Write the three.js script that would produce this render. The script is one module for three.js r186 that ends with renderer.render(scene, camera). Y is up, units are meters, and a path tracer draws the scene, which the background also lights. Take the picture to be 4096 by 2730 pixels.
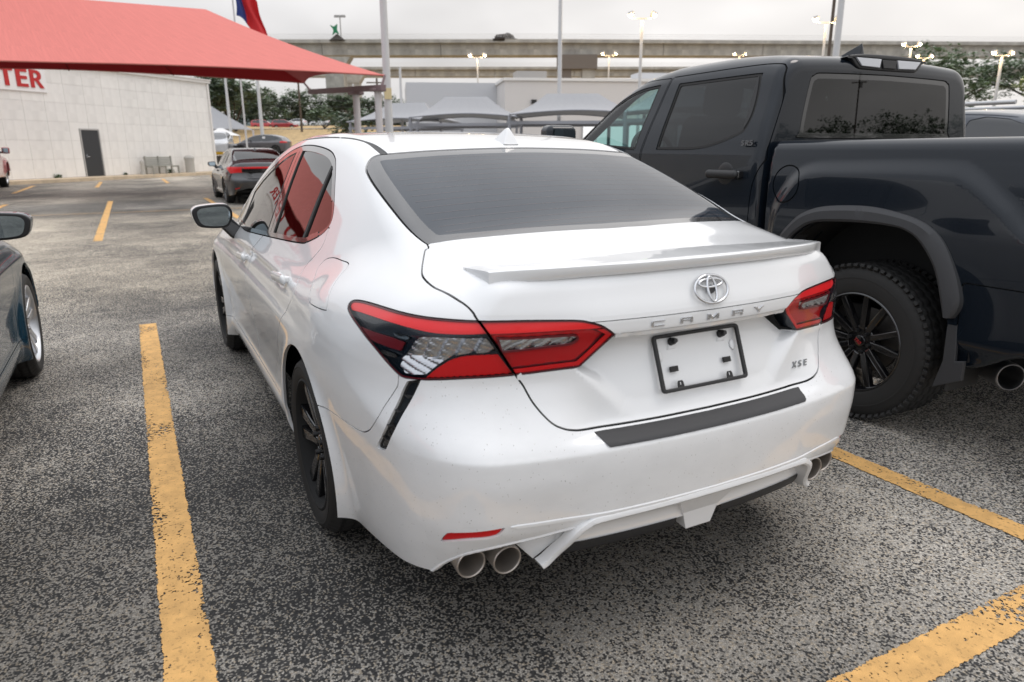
import * as THREE from 'three';
import { mergeGeometries, mergeVertices, toCreasedNormals } from 'three/addons/utils/BufferGeometryUtils.js';
import { RoundedBoxGeometry } from 'three/addons/geometries/RoundedBoxGeometry.js';
import { TextGeometry } from 'three/addons/geometries/TextGeometry.js';
import { FontLoader } from 'three/addons/loaders/FontLoader.js';

const scene = new THREE.Scene();
// ---------- camera: a 23 mm lens held at chest height, turned 27.7 degrees to the right of the parking bays ----------
const camera = new THREE.PerspectiveCamera(51.523, 1024 / 682, 0.1, 4000);
camera.position.set(-1.3594, 1.3845, 2.4942);
camera.rotation.order = 'YXZ';
camera.rotation.set(THREE.MathUtils.degToRad(-15.177), THREE.MathUtils.degToRad(-27.7), THREE.MathUtils.degToRad(-0.298));
camera.focus = 3.0; camera.userData.fStop = 3.4;
// ---------- overcast evening sky: pale blue-grey to the left, warm towards the right, as air and cloud only ----------
const rnd = ((s) => () => { s = (s + 0x6d2b79f5) | 0; let t = Math.imul(s ^ (s >>> 15), 1 | s); t = (t + Math.imul(t ^ (t >>> 7), 61 | t)) ^ t; return ((t ^ (t >>> 14)) >>> 0) / 4294967296; });
const hash2 = (x, y, s = 0) => { let h = Math.imul(x | 0, 374761393) + Math.imul(y | 0, 668265263) + Math.imul(s | 0, 974634777); h = Math.imul(h ^ (h >>> 13), 1274126177); return ((h ^ (h >>> 16)) >>> 0) / 4294967296; };
const vnoise = (x, y, s = 0, wrap = 0) => {
  const xi = Math.floor(x), yi = Math.floor(y), fx = x - xi, fy = y - yi, u = fx * fx * (3 - 2 * fx), v = fy * fy * (3 - 2 * fy), w = (a) => wrap ? ((a % wrap) + wrap) % wrap : a;
  const a = hash2(w(xi), w(yi), s), b = hash2(w(xi + 1), w(yi), s), c = hash2(w(xi), w(yi + 1), s), d = hash2(w(xi + 1), w(yi + 1), s);
  return a + (b - a) * u + (c - a) * v + (a - b - c + d) * u * v;
};
const fbm = (x, y, s = 0, oct = 4, wrap = 0) => { let v = 0, a = .5, f = 1; for (let o = 0; o < oct; o++) { v += a * vnoise(x * f, y * f, s + o, wrap ? wrap * f : 0); a *= .5; f *= 2; } return v; };
{
  const W = 1024, H = 512, data = new Float32Array(W * H * 4);
  for (let j = 0; j < H; j++) for (let i = 0; i < W; i++) {
    const el = ((j + .5) / H - .5) * Math.PI, az = ((i + .5) / W - .5) * 2 * Math.PI;       // DataTexture row 0 is straight down
    const dx = Math.cos(el) * Math.cos(az), dz = Math.cos(el) * Math.sin(az), dy = Math.sin(el), up = Math.max(dy, 0);
    const warm = .5 + .5 * (dx * .88 - dz * .2);                                         // the clearing west lies to the right
    const q = 2.2 / (up + .22), n = fbm(dx * q + 7, dz * q + 3, 11, 5), n2 = fbm(dx * q * .45 + 1, dz * q * .45 + 9, 23, 3);
    const cloud = (n - .5) * .30 + (n2 - .5) * .26;
    const base = (.80 + .95 * Math.pow(up, 1.4)) * (1 + cloud * 1.35);                      // overcast: brightest overhead
    const k = warm * (1 - .6 * up);
    const r = base * (.905 + .135 * k), g = base * (.95 + .04 * k), b = base * (1.035 - .095 * k);
    const f = dy < 0 ? .5 : 1, o = (j * W + i) * 4;
    data[o] = r * f; data[o + 1] = g * f; data[o + 2] = b * f; data[o + 3] = 1;
  }
  const sky = new THREE.DataTexture(data, W, H, THREE.RGBAFormat, THREE.FloatType);
  sky.mapping = THREE.EquirectangularReflectionMapping; sky.magFilter = sky.minFilter = THREE.LinearFilter; sky.colorSpace = THREE.LinearSRGBColorSpace; sky.needsUpdate = true;
  scene.background = sky; scene.environment = sky;
}
const sun = new THREE.DirectionalLight(0xfff6ee, .7);
sun.position.set(20, 42, 6); sun.castShadow = true; sun.shadow.radius = 40; sun.shadow.mapSize.set(2048, 2048);
Object.assign(sun.shadow.camera, { left: -60, right: 60, top: 60, bottom: -60, near: 1, far: 150 });
scene.add(sun, sun.target);
const renderer = new THREE.WebGLRenderer({ antialias: true });
renderer.setSize(1024, 682); renderer.toneMapping = THREE.LinearToneMapping; renderer.toneMappingExposure = 1.09;
renderer.shadowMap.enabled = true;

// ---------- helpers ----------
const names = new Map();
const numbered = (n) => { const k = names.get(n) || 0; names.set(n, k + 1); return k ? n + '_' + String(k).padStart(3, '0') : n; };
const geo = (g) => g.p ? toGeometry(g) : Array.isArray(g) ? merged(g) : g;
function merged(list) {
  const l = list.map((g) => { let q = g.p ? toGeometry(g) : g; q = q.index ? q.toNonIndexed() : q; const c = new THREE.BufferGeometry(); c.setAttribute('position', q.attributes.position); c.setAttribute('normal', q.attributes.normal); if (q.attributes.uv) c.setAttribute('uv', q.attributes.uv); return c; });
  if (!l.every((g) => g.attributes.uv)) l.forEach((g) => g.deleteAttribute('uv'));
  return mergeGeometries(l);
}
function part(name, g, mat, parent) { const m = new THREE.Mesh(geo(g), mat); m.name = name; m.castShadow = m.receiveShadow = true; parent.add(m); return m; }
function thing(name, label, category, pos = [0, 0, 0], turn = 0, group) { const o = new THREE.Group(); o.name = numbered(name); o.position.set(...pos); o.rotation.y = turn; o.userData = { label, category }; if (group) o.userData.group = group; scene.add(o); return o; }
function solo(name, g, mat, label, category, group) { const m = part(numbered(name), g, mat, scene); m.userData = { label, category }; if (group) m.userData.group = group; return m; }
function structure(name, g, mat) { const m = part(numbered(name), g, mat, scene); m.userData = { kind: 'structure' }; return m; }
const box = (w, h, d, x = 0, y = 0, z = 0, r = 0) => (r ? new RoundedBoxGeometry(w, h, d, 2, r) : new THREE.BoxGeometry(w, h, d)).translate(x, y, z);
const cyl = (r0, r1, h, n = 24, open = false) => new THREE.CylinderGeometry(r0, r1, h, n, 1, open);
const V3 = (a) => new THREE.Vector3(...a);
function tube(pts, r, seg = 24, rad = 8, closed = false) { return new THREE.TubeGeometry(new THREE.CatmullRomCurve3(pts.map(V3), closed, 'catmullrom', .5), seg, r, rad, closed); }
function bar(a, b, w, h) { const d = V3(b).sub(V3(a)), g = new THREE.BoxGeometry(w, h, d.length()); g.lookAt(d); return g.translate((a[0] + b[0]) / 2, (a[1] + b[1]) / 2, (a[2] + b[2]) / 2); }
function rod(a, b, r0, r1 = r0, n = 10) { const d = V3(b).sub(V3(a)), g = new THREE.CylinderGeometry(r1, r0, d.length(), n); g.applyQuaternion(new THREE.Quaternion().setFromUnitVectors(new THREE.Vector3(0, 1, 0), d.normalize())); return g.translate((a[0] + b[0]) / 2, (a[1] + b[1]) / 2, (a[2] + b[2]) / 2); }
const shapeOf = (pts) => new THREE.Shape(pts.map(([x, y]) => new THREE.Vector2(x, y)));
function extrude(pts, depth, bevel = 0, seg = 2) { return new THREE.ExtrudeGeometry(shapeOf(pts), { depth: depth - 2 * bevel, bevelEnabled: bevel > 0, bevelThickness: bevel, bevelSize: bevel, bevelOffset: -bevel, bevelSegments: seg, curveSegments: 12 }).translate(0, 0, bevel); }
const lin = (r, g, b) => new THREE.Color().setRGB(r, g, b);
const std = (r, g, b, rough, metal = 0, more = {}) => new THREE.MeshStandardMaterial({ color: lin(r, g, b), roughness: rough, metalness: metal, ...more });
const phys = (r, g, b, rough, more = {}) => new THREE.MeshPhysicalMaterial({ color: lin(r, g, b), roughness: rough, ...more });
const font = await new FontLoader().loadAsync('fonts/droid/droid_sans_bold.typeface.json');
function lettering(text, size, depth, bevel = 0) { const g = new TextGeometry(text, { font, size, depth, height: depth, curveSegments: 6, bevelEnabled: bevel > 0, bevelThickness: bevel, bevelSize: bevel, bevelSegments: 2 }); g.computeBoundingBox(); const b = g.boundingBox; return g.translate(-(b.min.x + b.max.x) / 2, -(b.min.y + b.max.y) / 2, 0); }

// ---------- shared materials ----------
const M = {
  whitePaint: phys(.755, .76, .76, .30, { clearcoat: 1, clearcoatRoughness: .03 }),
  glossBlack: phys(.008, .008, .009, .12, { clearcoat: 1, clearcoatRoughness: .02 }),
  satinBlack: std(.012, .012, .013, .45), rubber: std(.017, .0165, .016, .72), joint: std(.012, .012, .012, .9),
  chrome: std(.62, .63, .65, .1, 1), brushed: std(.32, .30, .28, .32, 1), steel: std(.35, .35, .36, .4, 1), discSteel: std(.10, .095, .09, .5, .8),
  tint: phys(.075, .082, .09, 0, { transmission: 1, thickness: 0, ior: 1.52 }),
  clearGlass: phys(.55, .72, .70, 0, { transmission: 1, thickness: 0, ior: 1.52 }),
  lens: phys(.97, .97, .97, .02, { transmission: 1, thickness: 0, ior: 1.27 }),
  redLens: std(.58, .001, .004, .3), redBright: std(.86, .012, .016, .3), redDark: std(.12, .005, .010, .3), lampBlack: std(.004, .008, .014, .25),
  mirror: std(.26, .31, .34, .02, 1), cloth: std(.02, .02, .023, .9), blackRim: phys(.006, .006, .007, .2, { clearcoat: .8, clearcoatRoughness: .05 }),
};
// ---------- small maths ----------
const clamp = (v, a, b) => v < a ? a : v > b ? b : v;
const sstep = (a, b, x) => { const t = clamp((x - a) / (b - a), 0, 1); return t * t * (3 - 2 * t); };
const mix = (a, b, t) => a + (b - a) * t;
// monotone cubic table, sampled once into an array
function tab(p, n = 600) {
  const N = p.length, d = [], m = [];
  for (let i = 0; i < N - 1; i++) d.push((p[i + 1][1] - p[i][1]) / (p[i + 1][0] - p[i][0]));
  for (let i = 0; i < N; i++) {
    if (i === 0) m.push(d[0]); else if (i === N - 1) m.push(d[N - 2]);
    else if (d[i - 1] * d[i] <= 0) m.push(0);
    else { const h0 = p[i][0] - p[i - 1][0], h1 = p[i + 1][0] - p[i][0], w1 = 2 * h1 + h0, w2 = h1 + 2 * h0; m.push((w1 + w2) / (w1 / d[i - 1] + w2 / d[i])); }
  }
  const x0 = p[0][0], x1 = p[N - 1][0], arr = new Float64Array(n + 1);
  for (let k = 0, i = 0; k <= n; k++) {
    const x = x0 + (x1 - x0) * k / n;
    while (i < N - 2 && x > p[i + 1][0]) i++;
    const h = p[i + 1][0] - p[i][0], t = (x - p[i][0]) / h, t2 = t * t, t3 = t2 * t;
    arr[k] = (2 * t3 - 3 * t2 + 1) * p[i][1] + (t3 - 2 * t2 + t) * h * m[i] + (3 * t2 - 2 * t3) * p[i + 1][1] + (t3 - t2) * h * m[i + 1];
  }
  const s = n / (x1 - x0), e0 = (arr[1] - arr[0]), e1 = arr[n] - arr[n - 1];
  return (x) => { const u = (x - x0) * s; if (u <= 0) return arr[0] + e0 * u; if (u >= n) return arr[n] + e1 * (u - n); const i = u | 0; return arr[i] + (arr[i + 1] - arr[i]) * (u - i); };
}
const smin = (a, b, k) => { const h = Math.max(k - Math.abs(a - b), 0) / k; return Math.min(a, b) - h * h * k * 0.25; };
const smax = (a, b, k) => { const h = Math.max(k - Math.abs(a - b), 0) / k; return Math.max(a, b) + h * h * k * 0.25; };
// signed distance to a closed polygon, negative inside
function polySD(P) {
  const n = P.length;
  return (u, v) => {
    let d = 1e9, inside = false;
    for (let i = 0, j = n - 1; i < n; j = i++) {
      const ax = P[j][0], ay = P[j][1], ex = P[i][0] - ax, ey = P[i][1] - ay, wx = u - ax, wy = v - ay;
      const t = clamp((wx * ex + wy * ey) / (ex * ex + ey * ey + 1e-12), 0, 1), dx = wx - ex * t, dy = wy - ey * t, q = dx * dx + dy * dy;
      if (q < d) d = q;
      if ((P[i][1] > v) !== (ay > v) && u < (ax - P[i][0]) * (v - P[i][1]) / (ay - P[i][1]) + P[i][0]) inside = !inside;
    }
    return inside ? -Math.sqrt(d) : Math.sqrt(d);
  };
}
// closed smooth outline through points; a point with a third entry stays a corner
function smooth(P, per = 8, closed = true) {
  const out = [], n = P.length, last = closed ? n : n - 1;
  for (let i = 0; i < last; i++) {
    const g = (k) => closed ? P[(k + n) % n] : P[clamp(k, 0, n - 1)];
    const p1 = g(i), p2 = g(i + 1), p0 = p1[2] ? p1 : g(i - 1), p3 = p2[2] ? p2 : g(i + 2);
    for (let k = 0; k < per; k++) {
      const t = k / per, t2 = t * t, t3 = t2 * t, f = (c) => 0.5 * (2 * p1[c] + (p2[c] - p0[c]) * t + (2 * p0[c] - 5 * p1[c] + 4 * p2[c] - p3[c]) * t2 + (3 * p1[c] - p0[c] - 3 * p2[c] + p3[c]) * t3);
      out.push([f(0), f(1)]);
    }
  }
  if (!closed) out.push([P[n - 1][0], P[n - 1][1]]);
  return out;
}

// ---------- the white saloon: its skin as one implicit surface (x across, y up, z to the rear, rear axle at z = 0) ----------
const makeSaloonSkin = (recessed) => {
  const Wz = tab([[-3.85, .30], [-3.7, .62], [-3.5, .78], [-3.2, .86], [-2.825, .905], [-2.2, .9], [-1.4, .902], [-.7, .908], [-.2, .917], [.15, .917], [.4, .903], [.6, .88], [.8, .845], [.95, .80], [1.05, .76], [1.2, .68]]);
  const Iy = tab([[.1, .13], [.18, .075], [.24, .03], [.30, .018], [.36, .032], [.45, .03], [.56, .016], [.66, .004], [.745, 0], [.765, .003], [.80, .018], [.86, .032], [.92, .050], [.97, .085], [1.02, .135], [1.1, .22], [1.2, .34]]);
  const Ir = tab([[.1, .11], [.18, .07], [.25, .048], [.33, .034], [.42, .023], [.52, .013], [.62, .004], [.72, 0], [.80, .004], [.86, .014], [.92, .034], [.97, .062], [1.02, .105], [1.06, .155], [1.10, .22], [1.2, .40]]);
  const Dc = tab([[-3.85, .52], [-3.75, .64], [-3.6, .74], [-3.3, .84], [-2.9, .93], [-2.6, .985], [-2.2, 1.0], [-.4, 1.0], [.0, 1.03], [.3, 1.09], [.5, 1.125], [.64, 1.134], [.8, 1.118], [.95, 1.098], [1.05, 1.078], [1.2, 1.04]]);
  const Tc = tab([[-2.9, .93], [-2.7, 1.0], [-2.4, 1.13], [-2.0, 1.292], [-1.75, 1.383], [-1.45, 1.445], [-1.15, 1.468], [-.85, 1.469], [-.5, 1.455], [-.2, 1.424], [-.06, 1.394], [.08, 1.350], [.3, 1.272], [.5, 1.195], [.65, 1.132], [.8, 1.065], [1.0, .97], [1.2, .87]]);
  const WGy = tab([[.8, .91], [.9, .862], [.96, .832], [1.02, .800], [1.1, .758], [1.2, .706], [1.3, .650], [1.36, .614], [1.42, .572], [1.48, .52]]);
  const tap = tab([[-3, .16], [-2.5, .07], [-2.1, .03], [-1.6, .008], [-1.1, 0], [-.6, .006], [-.2, .014], [.1, .026], [.35, .05], [.6, .10], [.8, .17], [1.0, .28]]);
  const z0 = tab([[.1, .93], [.2, 1.0], [.30, 1.06], [.38, 1.11], [.44, 1.14], [.50, 1.146], [.60, 1.152], [.635, 1.150], [.655, 1.138], [.672, 1.105], [.70, 1.085], [.76, 1.078], [.84, 1.074], [.90, 1.076], [.935, 1.084], [.955, 1.084], [.98, 1.078], [1.02, 1.062], [1.06, 1.045], [1.1, 1.025], [1.2, .96]]);
  const zs = tab([[.1, .93], [.2, .99], [.30, 1.05], [.38, 1.10], [.44, 1.13], [.50, 1.140], [.58, 1.149], [.632, 1.148], [.648, 1.142], [.70, 1.112], [.76, 1.086], [.82, 1.070], [.88, 1.072], [.935, 1.076], [.98, 1.070], [1.02, 1.058], [1.06, 1.043], [1.1, 1.02], [1.2, .96]]);
  const P = tab([[0, 0], [.15, .005], [.3, .02], [.4, .037], [.5, .06], [.6, .092], [.66, .117], [.72, .155], [.78, .215], [.83, .30], [.88, .43], [.95, .75]]);
  const rec = polySD([[-.325, .9225], [.325, .9225], [.408, .838], [.285, .705], [.24, .69], [-.24, .69], [-.285, .705], [-.408, .838]]);
  function F(x, y, z) {
    const a = x < 0 ? -x : x;
    // lower body
    const wr = sstep(-.45, .35, z);
    let side = a - (Wz(z) - mix(Iy(y), Ir(y), wr));
    // flared arch lips
    const dr = Math.hypot(z, y - .34), df = Math.hypot(z + 2.825, y - .34);
    const rl = dr < df ? z : z + 2.825, ring = Math.exp(-Math.pow((Math.min(dr, df) - .37) / .045, 2)) * sstep(.82, .62, y) * (rl < 0 ? sstep(.22, .40, y) : 1);
    side = mix(side, a - (z > -1.4 ? .925 : .912), ring);
    if (y > .78 && y < .98) { const e1 = ((z + .42) / .075) ** 2 + ((y - .893) / .030) ** 2, e2 = ((z + 1.50) / .075) ** 2 + ((y - .842) / .030) ** 2; side += .009 * (Math.exp(-e1 * e1) + Math.exp(-e2 * e2)); }
    const deck = y - (Dc(z) - .03 * Math.pow(a / .6, 2) - .02 * sstep(.5, .95, a));
    const sb = sstep(.34, .5, a);
    let zz = mix(z0(y), zs(y), sb);
    if (recessed && y > .66 && y < .93 && a < .52) {
      const q = rec(x, y), w = 1 - sstep(mix(-.05, -.012, sstep(.80, .86, y)), .003, q), wt = 1 - sstep(-.010, .002, y - .9235);
      zz -= Math.max(0, mix(.056, .010, sstep(.91, .71, y))) * w * wt;
    }
    const pb = mix(.72, 1, sstep(.62, .78, y));
    const rear = z - (zz - P(a) * pb);
    let lo = smax(deck, side, .10);
    lo = smax(lo, rear, mix(.10, .035, sstep(.66, .58, a)));
    const front = (-3.78 + .28 * a * a + .25 * Math.pow(Math.max(0, a - .5), 2) + .45 * Math.pow(Math.max(0, y - .55), 2)) - z;
    lo = smax(lo, front, .12);
    // greenhouse
    const top = y - (Tc(z + .22 * a * a) - .010 * Math.pow(a / .52, 2));
    const gs = a - (WGy(y) - tap(z));
    const g = smax(smax(smax(top * .95, gs, .055), .9 - y, .02), z - .82, .03);
    let f = smin(lo, g, mix(.045, .09, sstep(-.3, .5, z)));
    // underside and wheel wells
    const floor = (.165 + .03 * sstep(-3.2, -3.7, z)) - y;
    f = smax(f, floor, .02);
    return f;
  }
  return F;
};
const saloonSkin = makeSaloonSkin(true), saloonSkinFull = makeSaloonSkin(false);
// ---------- skins to panels ----------
// Surface nets over a box grid, pulled on to the surface; only x <= 0 when half is set (the last cell straddles x = 0).
function skinMesh(F, xs, ys, zs, half) {
  const nx = xs.length, ny = ys.length, nz = zs.length, V = new Float32Array(nx * ny * nz).fill(1), id = (i, j, k) => (k * ny + j) * nx + i;
  const B = 4;                                                     // blocks far from the surface are skipped
  for (let k0 = 0; k0 < nz - 1; k0 += B) for (let j0 = 0; j0 < ny - 1; j0 += B) for (let i0 = 0; i0 < nx - 1; i0 += B) {
    const i1 = Math.min(i0 + B, nx - 1), j1 = Math.min(j0 + B, ny - 1), k1 = Math.min(k0 + B, nz - 1);
    const cx = (xs[i0] + xs[i1]) / 2, cy = (ys[j0] + ys[j1]) / 2, cz = (zs[k0] + zs[k1]) / 2, f = F(cx, cy, cz), rad = Math.hypot(xs[i1] - cx, ys[j1] - cy, zs[k1] - cz);
    const far = Math.abs(f) > rad * 3.2 + .03;
    for (let k = k0; k <= k1; k++) for (let j = j0; j <= j1; j++) for (let i = i0; i <= i1; i++) { const q = id(i, j, k); if (far) { if (V[q] === 1) V[q] = f; } else V[q] = F(xs[i], ys[j], zs[k]); }
  }
  const cell = new Int32Array(nx * ny * nz).fill(-1), p = [], E = [[0, 1], [2, 3], [4, 5], [6, 7], [0, 2], [1, 3], [4, 6], [5, 7], [0, 4], [1, 5], [2, 6], [3, 7]];
  for (let k = 0; k < nz - 1; k++) for (let j = 0; j < ny - 1; j++) for (let i = 0; i < nx - 1; i++) {
    const c = []; let neg = 0;
    for (let q = 0; q < 8; q++) { const v = V[id(i + (q & 1), j + (q >> 1 & 1), k + (q >> 2))]; c.push(v); if (v < 0) neg++; }
    if (neg === 0 || neg === 8) continue;
    let sx = 0, sy = 0, sz = 0, n = 0;
    for (const [a, b] of E) if ((c[a] < 0) !== (c[b] < 0)) {
      const t = c[a] / (c[a] - c[b]), X = (q) => xs[i + (q & 1)], Y = (q) => ys[j + (q >> 1 & 1)], Z = (q) => zs[k + (q >> 2)];
      sx += mix(X(a), X(b), t); sy += mix(Y(a), Y(b), t); sz += mix(Z(a), Z(b), t); n++;
    }
    cell[id(i, j, k)] = p.length / 3; p.push(half && i === nx - 2 ? 0 : sx / n, sy / n, sz / n);
  }
  const t = [], quad = (a, b, c, d, flip) => { if (a < 0 || b < 0 || c < 0 || d < 0) return; flip ? t.push(a, c, b, a, d, c) : t.push(a, b, c, a, c, d); };
  for (let k = 1; k < nz - 1; k++) for (let j = 1; j < ny - 1; j++) for (let i = 1; i < nx - 1; i++) {
    const s = V[id(i, j, k)] < 0;
    if (s !== V[id(i + 1, j, k)] < 0) quad(cell[id(i, j - 1, k - 1)], cell[id(i, j, k - 1)], cell[id(i, j, k)], cell[id(i, j - 1, k)], !s);
    if (s !== V[id(i, j + 1, k)] < 0) quad(cell[id(i - 1, j, k - 1)], cell[id(i - 1, j, k)], cell[id(i, j, k)], cell[id(i, j, k - 1)], !s);
    if (s !== V[id(i, j, k + 1)] < 0) quad(cell[id(i - 1, j - 1, k)], cell[id(i, j - 1, k)], cell[id(i, j, k)], cell[id(i - 1, j, k)], !s);
  }
  const n = new Array(p.length), g = [0, 0, 0];
  for (let v = 0; v < p.length; v += 3) {
    for (let it = 0; it < 3; it++) {
      const f = gradAt(F, p[v], p[v + 1], p[v + 2], g), q = g[0] * g[0] + g[1] * g[1] + g[2] * g[2] + 1e-9, s = clamp(f / q, -.012, .012);
      if (p[v] !== 0 || !half) p[v] -= g[0] * s; p[v + 1] -= g[1] * s; p[v + 2] -= g[2] * s;
    }
    gradAt(F, p[v], p[v + 1], p[v + 2], g);
    if (half && p[v] === 0) g[0] = 0;
    const l = Math.hypot(...g) || 1; n[v] = g[0] / l; n[v + 1] = g[1] / l; n[v + 2] = g[2] / l;
  }
  return { p, n, t };
}
function gradAt(F, x, y, z, g) {
  const e = .0015; g[0] = (F(x + e, y, z) - F(x - e, y, z)) / (2 * e); g[1] = (F(x, y + e, z) - F(x, y - e, z)) / (2 * e); g[2] = (F(x, y, z + e) - F(x, y, z - e)) / (2 * e);
  return F(x, y, z);
}
// A fine patch of a skin seen along direction d from a grid point o(u, v).
function skinPatch(F, o, d, us, vs) {
  const p = [], n = [], t = [], m = [], g = [0, 0, 0];
  for (const v of vs) for (const u of us) {
    const q = o(u, v); let s = 0, hit = -1;
    for (; s < 1.6; s += .02) if (F(q[0] + d[0] * s, q[1] + d[1] * s, q[2] + d[2] * s) < 0) { let a = s - .02, b = s; for (let k = 0; k < 22; k++) { const c = (a + b) / 2; if (F(q[0] + d[0] * c, q[1] + d[1] * c, q[2] + d[2] * c) < 0) b = c; else a = c; } hit = b; break; }
    const h = hit < 0 ? 1.6 : hit, X = q[0] + d[0] * h, Y = q[1] + d[1] * h, Z = q[2] + d[2] * h; gradAt(F, X, Y, Z, g); const l = Math.hypot(...g) || 1;
    p.push(X, Y, Z); n.push(g[0] / l, g[1] / l, g[2] / l); m.push(hit >= 0);
  }
  const W = us.length;
  for (let j = 0; j < vs.length - 1; j++) for (let i = 0; i < W - 1; i++) { const a = j * W + i, b = a + 1, c = a + W, e = c + 1; if (m[a] && m[b] && m[c] && m[e]) t.push(a, b, e, a, e, c); }
  const M = { p, n, t }; orient(M); return M;
}
function orient(M) {                                               // make the winding follow the normals
  const { p, n, t } = M;
  for (let i = 0; i < t.length; i += 3) {
    const a = t[i] * 3, b = t[i + 1] * 3, c = t[i + 2] * 3, ux = p[b] - p[a], uy = p[b + 1] - p[a + 1], uz = p[b + 2] - p[a + 2], vx = p[c] - p[a], vy = p[c + 1] - p[a + 1], vz = p[c + 2] - p[a + 2];
    if ((uy * vz - uz * vy) * (n[a] + n[b] + n[c]) + (uz * vx - ux * vz) * (n[a + 1] + n[b + 1] + n[c + 1]) + (ux * vy - uy * vx) * (n[a + 2] + n[b + 2] + n[c + 2]) < 0) { const q = t[i + 1]; t[i + 1] = t[i + 2]; t[i + 2] = q; }
  }
}
function compact(M) {
  const map = new Map(), o = { p: [], n: [], t: [] };
  for (const v of M.t) { let k = map.get(v); if (k === undefined) { k = o.p.length / 3; map.set(v, k); o.p.push(M.p[v * 3], M.p[v * 3 + 1], M.p[v * 3 + 2]); o.n.push(M.n[v * 3], M.n[v * 3 + 1], M.n[v * 3 + 2]); } o.t.push(k); }
  return o;
}
// split by a scalar: the part below the level and the part above it
function split(M, sd, level = 0) {
  const p = M.p.slice(), n = M.n.slice(), nv = p.length / 3, s = new Float64Array(nv), lo = [], hi = [], cut = new Map();
  for (let v = 0; v < nv; v++) s[v] = sd(p[v * 3], p[v * 3 + 1], p[v * 3 + 2], n[v * 3], n[v * 3 + 1], n[v * 3 + 2]) - level;
  const S = (v) => v < nv ? s[v] : 0;
  const mid = (a, b) => {
    const key = a < b ? a * 4e6 + b : b * 4e6 + a; let k = cut.get(key);
    if (k !== undefined) return k;
    const t = clamp(s[a] / (s[a] - s[b]), .001, .999); k = p.length / 3; cut.set(key, k);
    for (let c = 0; c < 3; c++) p.push(mix(p[a * 3 + c], p[b * 3 + c], t));
    const m = [0, 1, 2].map((c) => mix(n[a * 3 + c], n[b * 3 + c], t)), l = Math.hypot(...m) || 1; n.push(m[0] / l, m[1] / l, m[2] / l);
    return k;
  };
  for (let i = 0; i < M.t.length; i += 3) {
    const v = [M.t[i], M.t[i + 1], M.t[i + 2]], q = v.map((x) => S(x) < 0), c = q[0] + q[1] + q[2];
    if (c === 3) lo.push(...v); else if (c === 0) hi.push(...v);
    else {
      const k = c === 1 ? q.indexOf(true) : q.indexOf(false), a = v[k], b = v[(k + 1) % 3], d = v[(k + 2) % 3], ab = mid(a, b), ad = mid(a, d);
      const one = c === 1 ? lo : hi, two = c === 1 ? hi : lo; one.push(a, ab, ad); two.push(ab, b, d, ab, d, ad);
    }
  }
  return [compact({ p, n, t: lo }), compact({ p, n, t: hi })];
}
// cut a panel out of a skin: [the panel, the rest, the sunk strip in the joint]
function carve(M, sd, gap = .004, lip = .004) {
  const [inn, r1] = split(M, sd, -gap / 2), [, out] = split(r1, sd, gap / 2), [b1] = split(M, sd, gap / 2 + lip), [, band] = split(b1, sd, -gap / 2 - lip);
  return [inn, out, band];
}
const shift = (M, d) => { const p = M.p.slice(); for (let i = 0; i < p.length; i++) p[i] += M.n[i] * (typeof d === 'number' ? d : 0); if (typeof d === 'function') for (let i = 0; i < p.length; i += 3) { const q = d(M.p[i], M.p[i + 1], M.p[i + 2]); for (let c = 0; c < 3; c++) p[i + c] += M.n[i + c] * q; } return { p, n: M.n, t: M.t }; };
const join = (...L) => { const o = { p: [], n: [], t: [] }; for (const M of L) { const b = o.p.length / 3; for (const v of M.p) o.p.push(v); for (const v of M.n) o.n.push(v); for (const v of M.t) o.t.push(v + b); } return o; };
const flipX = (M) => { const p = M.p.slice(), n = M.n.slice(), t = M.t.slice(); for (let i = 0; i < p.length; i += 3) { p[i] = -p[i]; n[i] = -n[i]; } for (let i = 0; i < t.length; i += 3) { const q = t[i + 1]; t[i + 1] = t[i + 2]; t[i + 2] = q; } return { p, n, t }; };
// the edge of a panel folded inwards by depth, so that it has thickness and its joints are real
function folded(M, depth = .012, halfSeam = true) {
  const use = new Map(), { p, n, t } = M, o = { p: p.slice(), n: n.slice(), t: t.slice() }, nv = p.length / 3;
  for (let i = 0; i < t.length; i += 3) for (let k = 0; k < 3; k++) { const a = t[i + k], b = t[i + (k + 1) % 3], r = b * 4e6 + a; if (use.has(r)) use.delete(r); else use.set(a * 4e6 + b, [a, b]); }
  for (const [a, b] of use.values()) {
    if (halfSeam && Math.abs(p[a * 3]) < 1e-6 && Math.abs(p[b * 3]) < 1e-6) continue;
    const A = [p[a * 3], p[a * 3 + 1], p[a * 3 + 2]], Bq = [p[b * 3], p[b * 3 + 1], p[b * 3 + 2]], na = [n[a * 3], n[a * 3 + 1], n[a * 3 + 2]], nb = [n[b * 3], n[b * 3 + 1], n[b * 3 + 2]];
    const e = Bq.map((v, c) => v - A[c]); let w = [e[1] * na[2] - e[2] * na[1], e[2] * na[0] - e[0] * na[2], e[0] * na[1] - e[1] * na[0]]; const l = Math.hypot(...w);
    if (l < 1e-9) continue; w = w.map((v) => v / l);
    const k = o.p.length / 3;
    o.p.push(...A, ...Bq, ...Bq.map((v, c) => v - nb[c] * depth), ...A.map((v, c) => v - na[c] * depth));
    for (let c = 0; c < 4; c++) o.n.push(...w);
    o.t.push(k, k + 2, k + 1, k, k + 3, k + 2);
  }
  return o;
}
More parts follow.
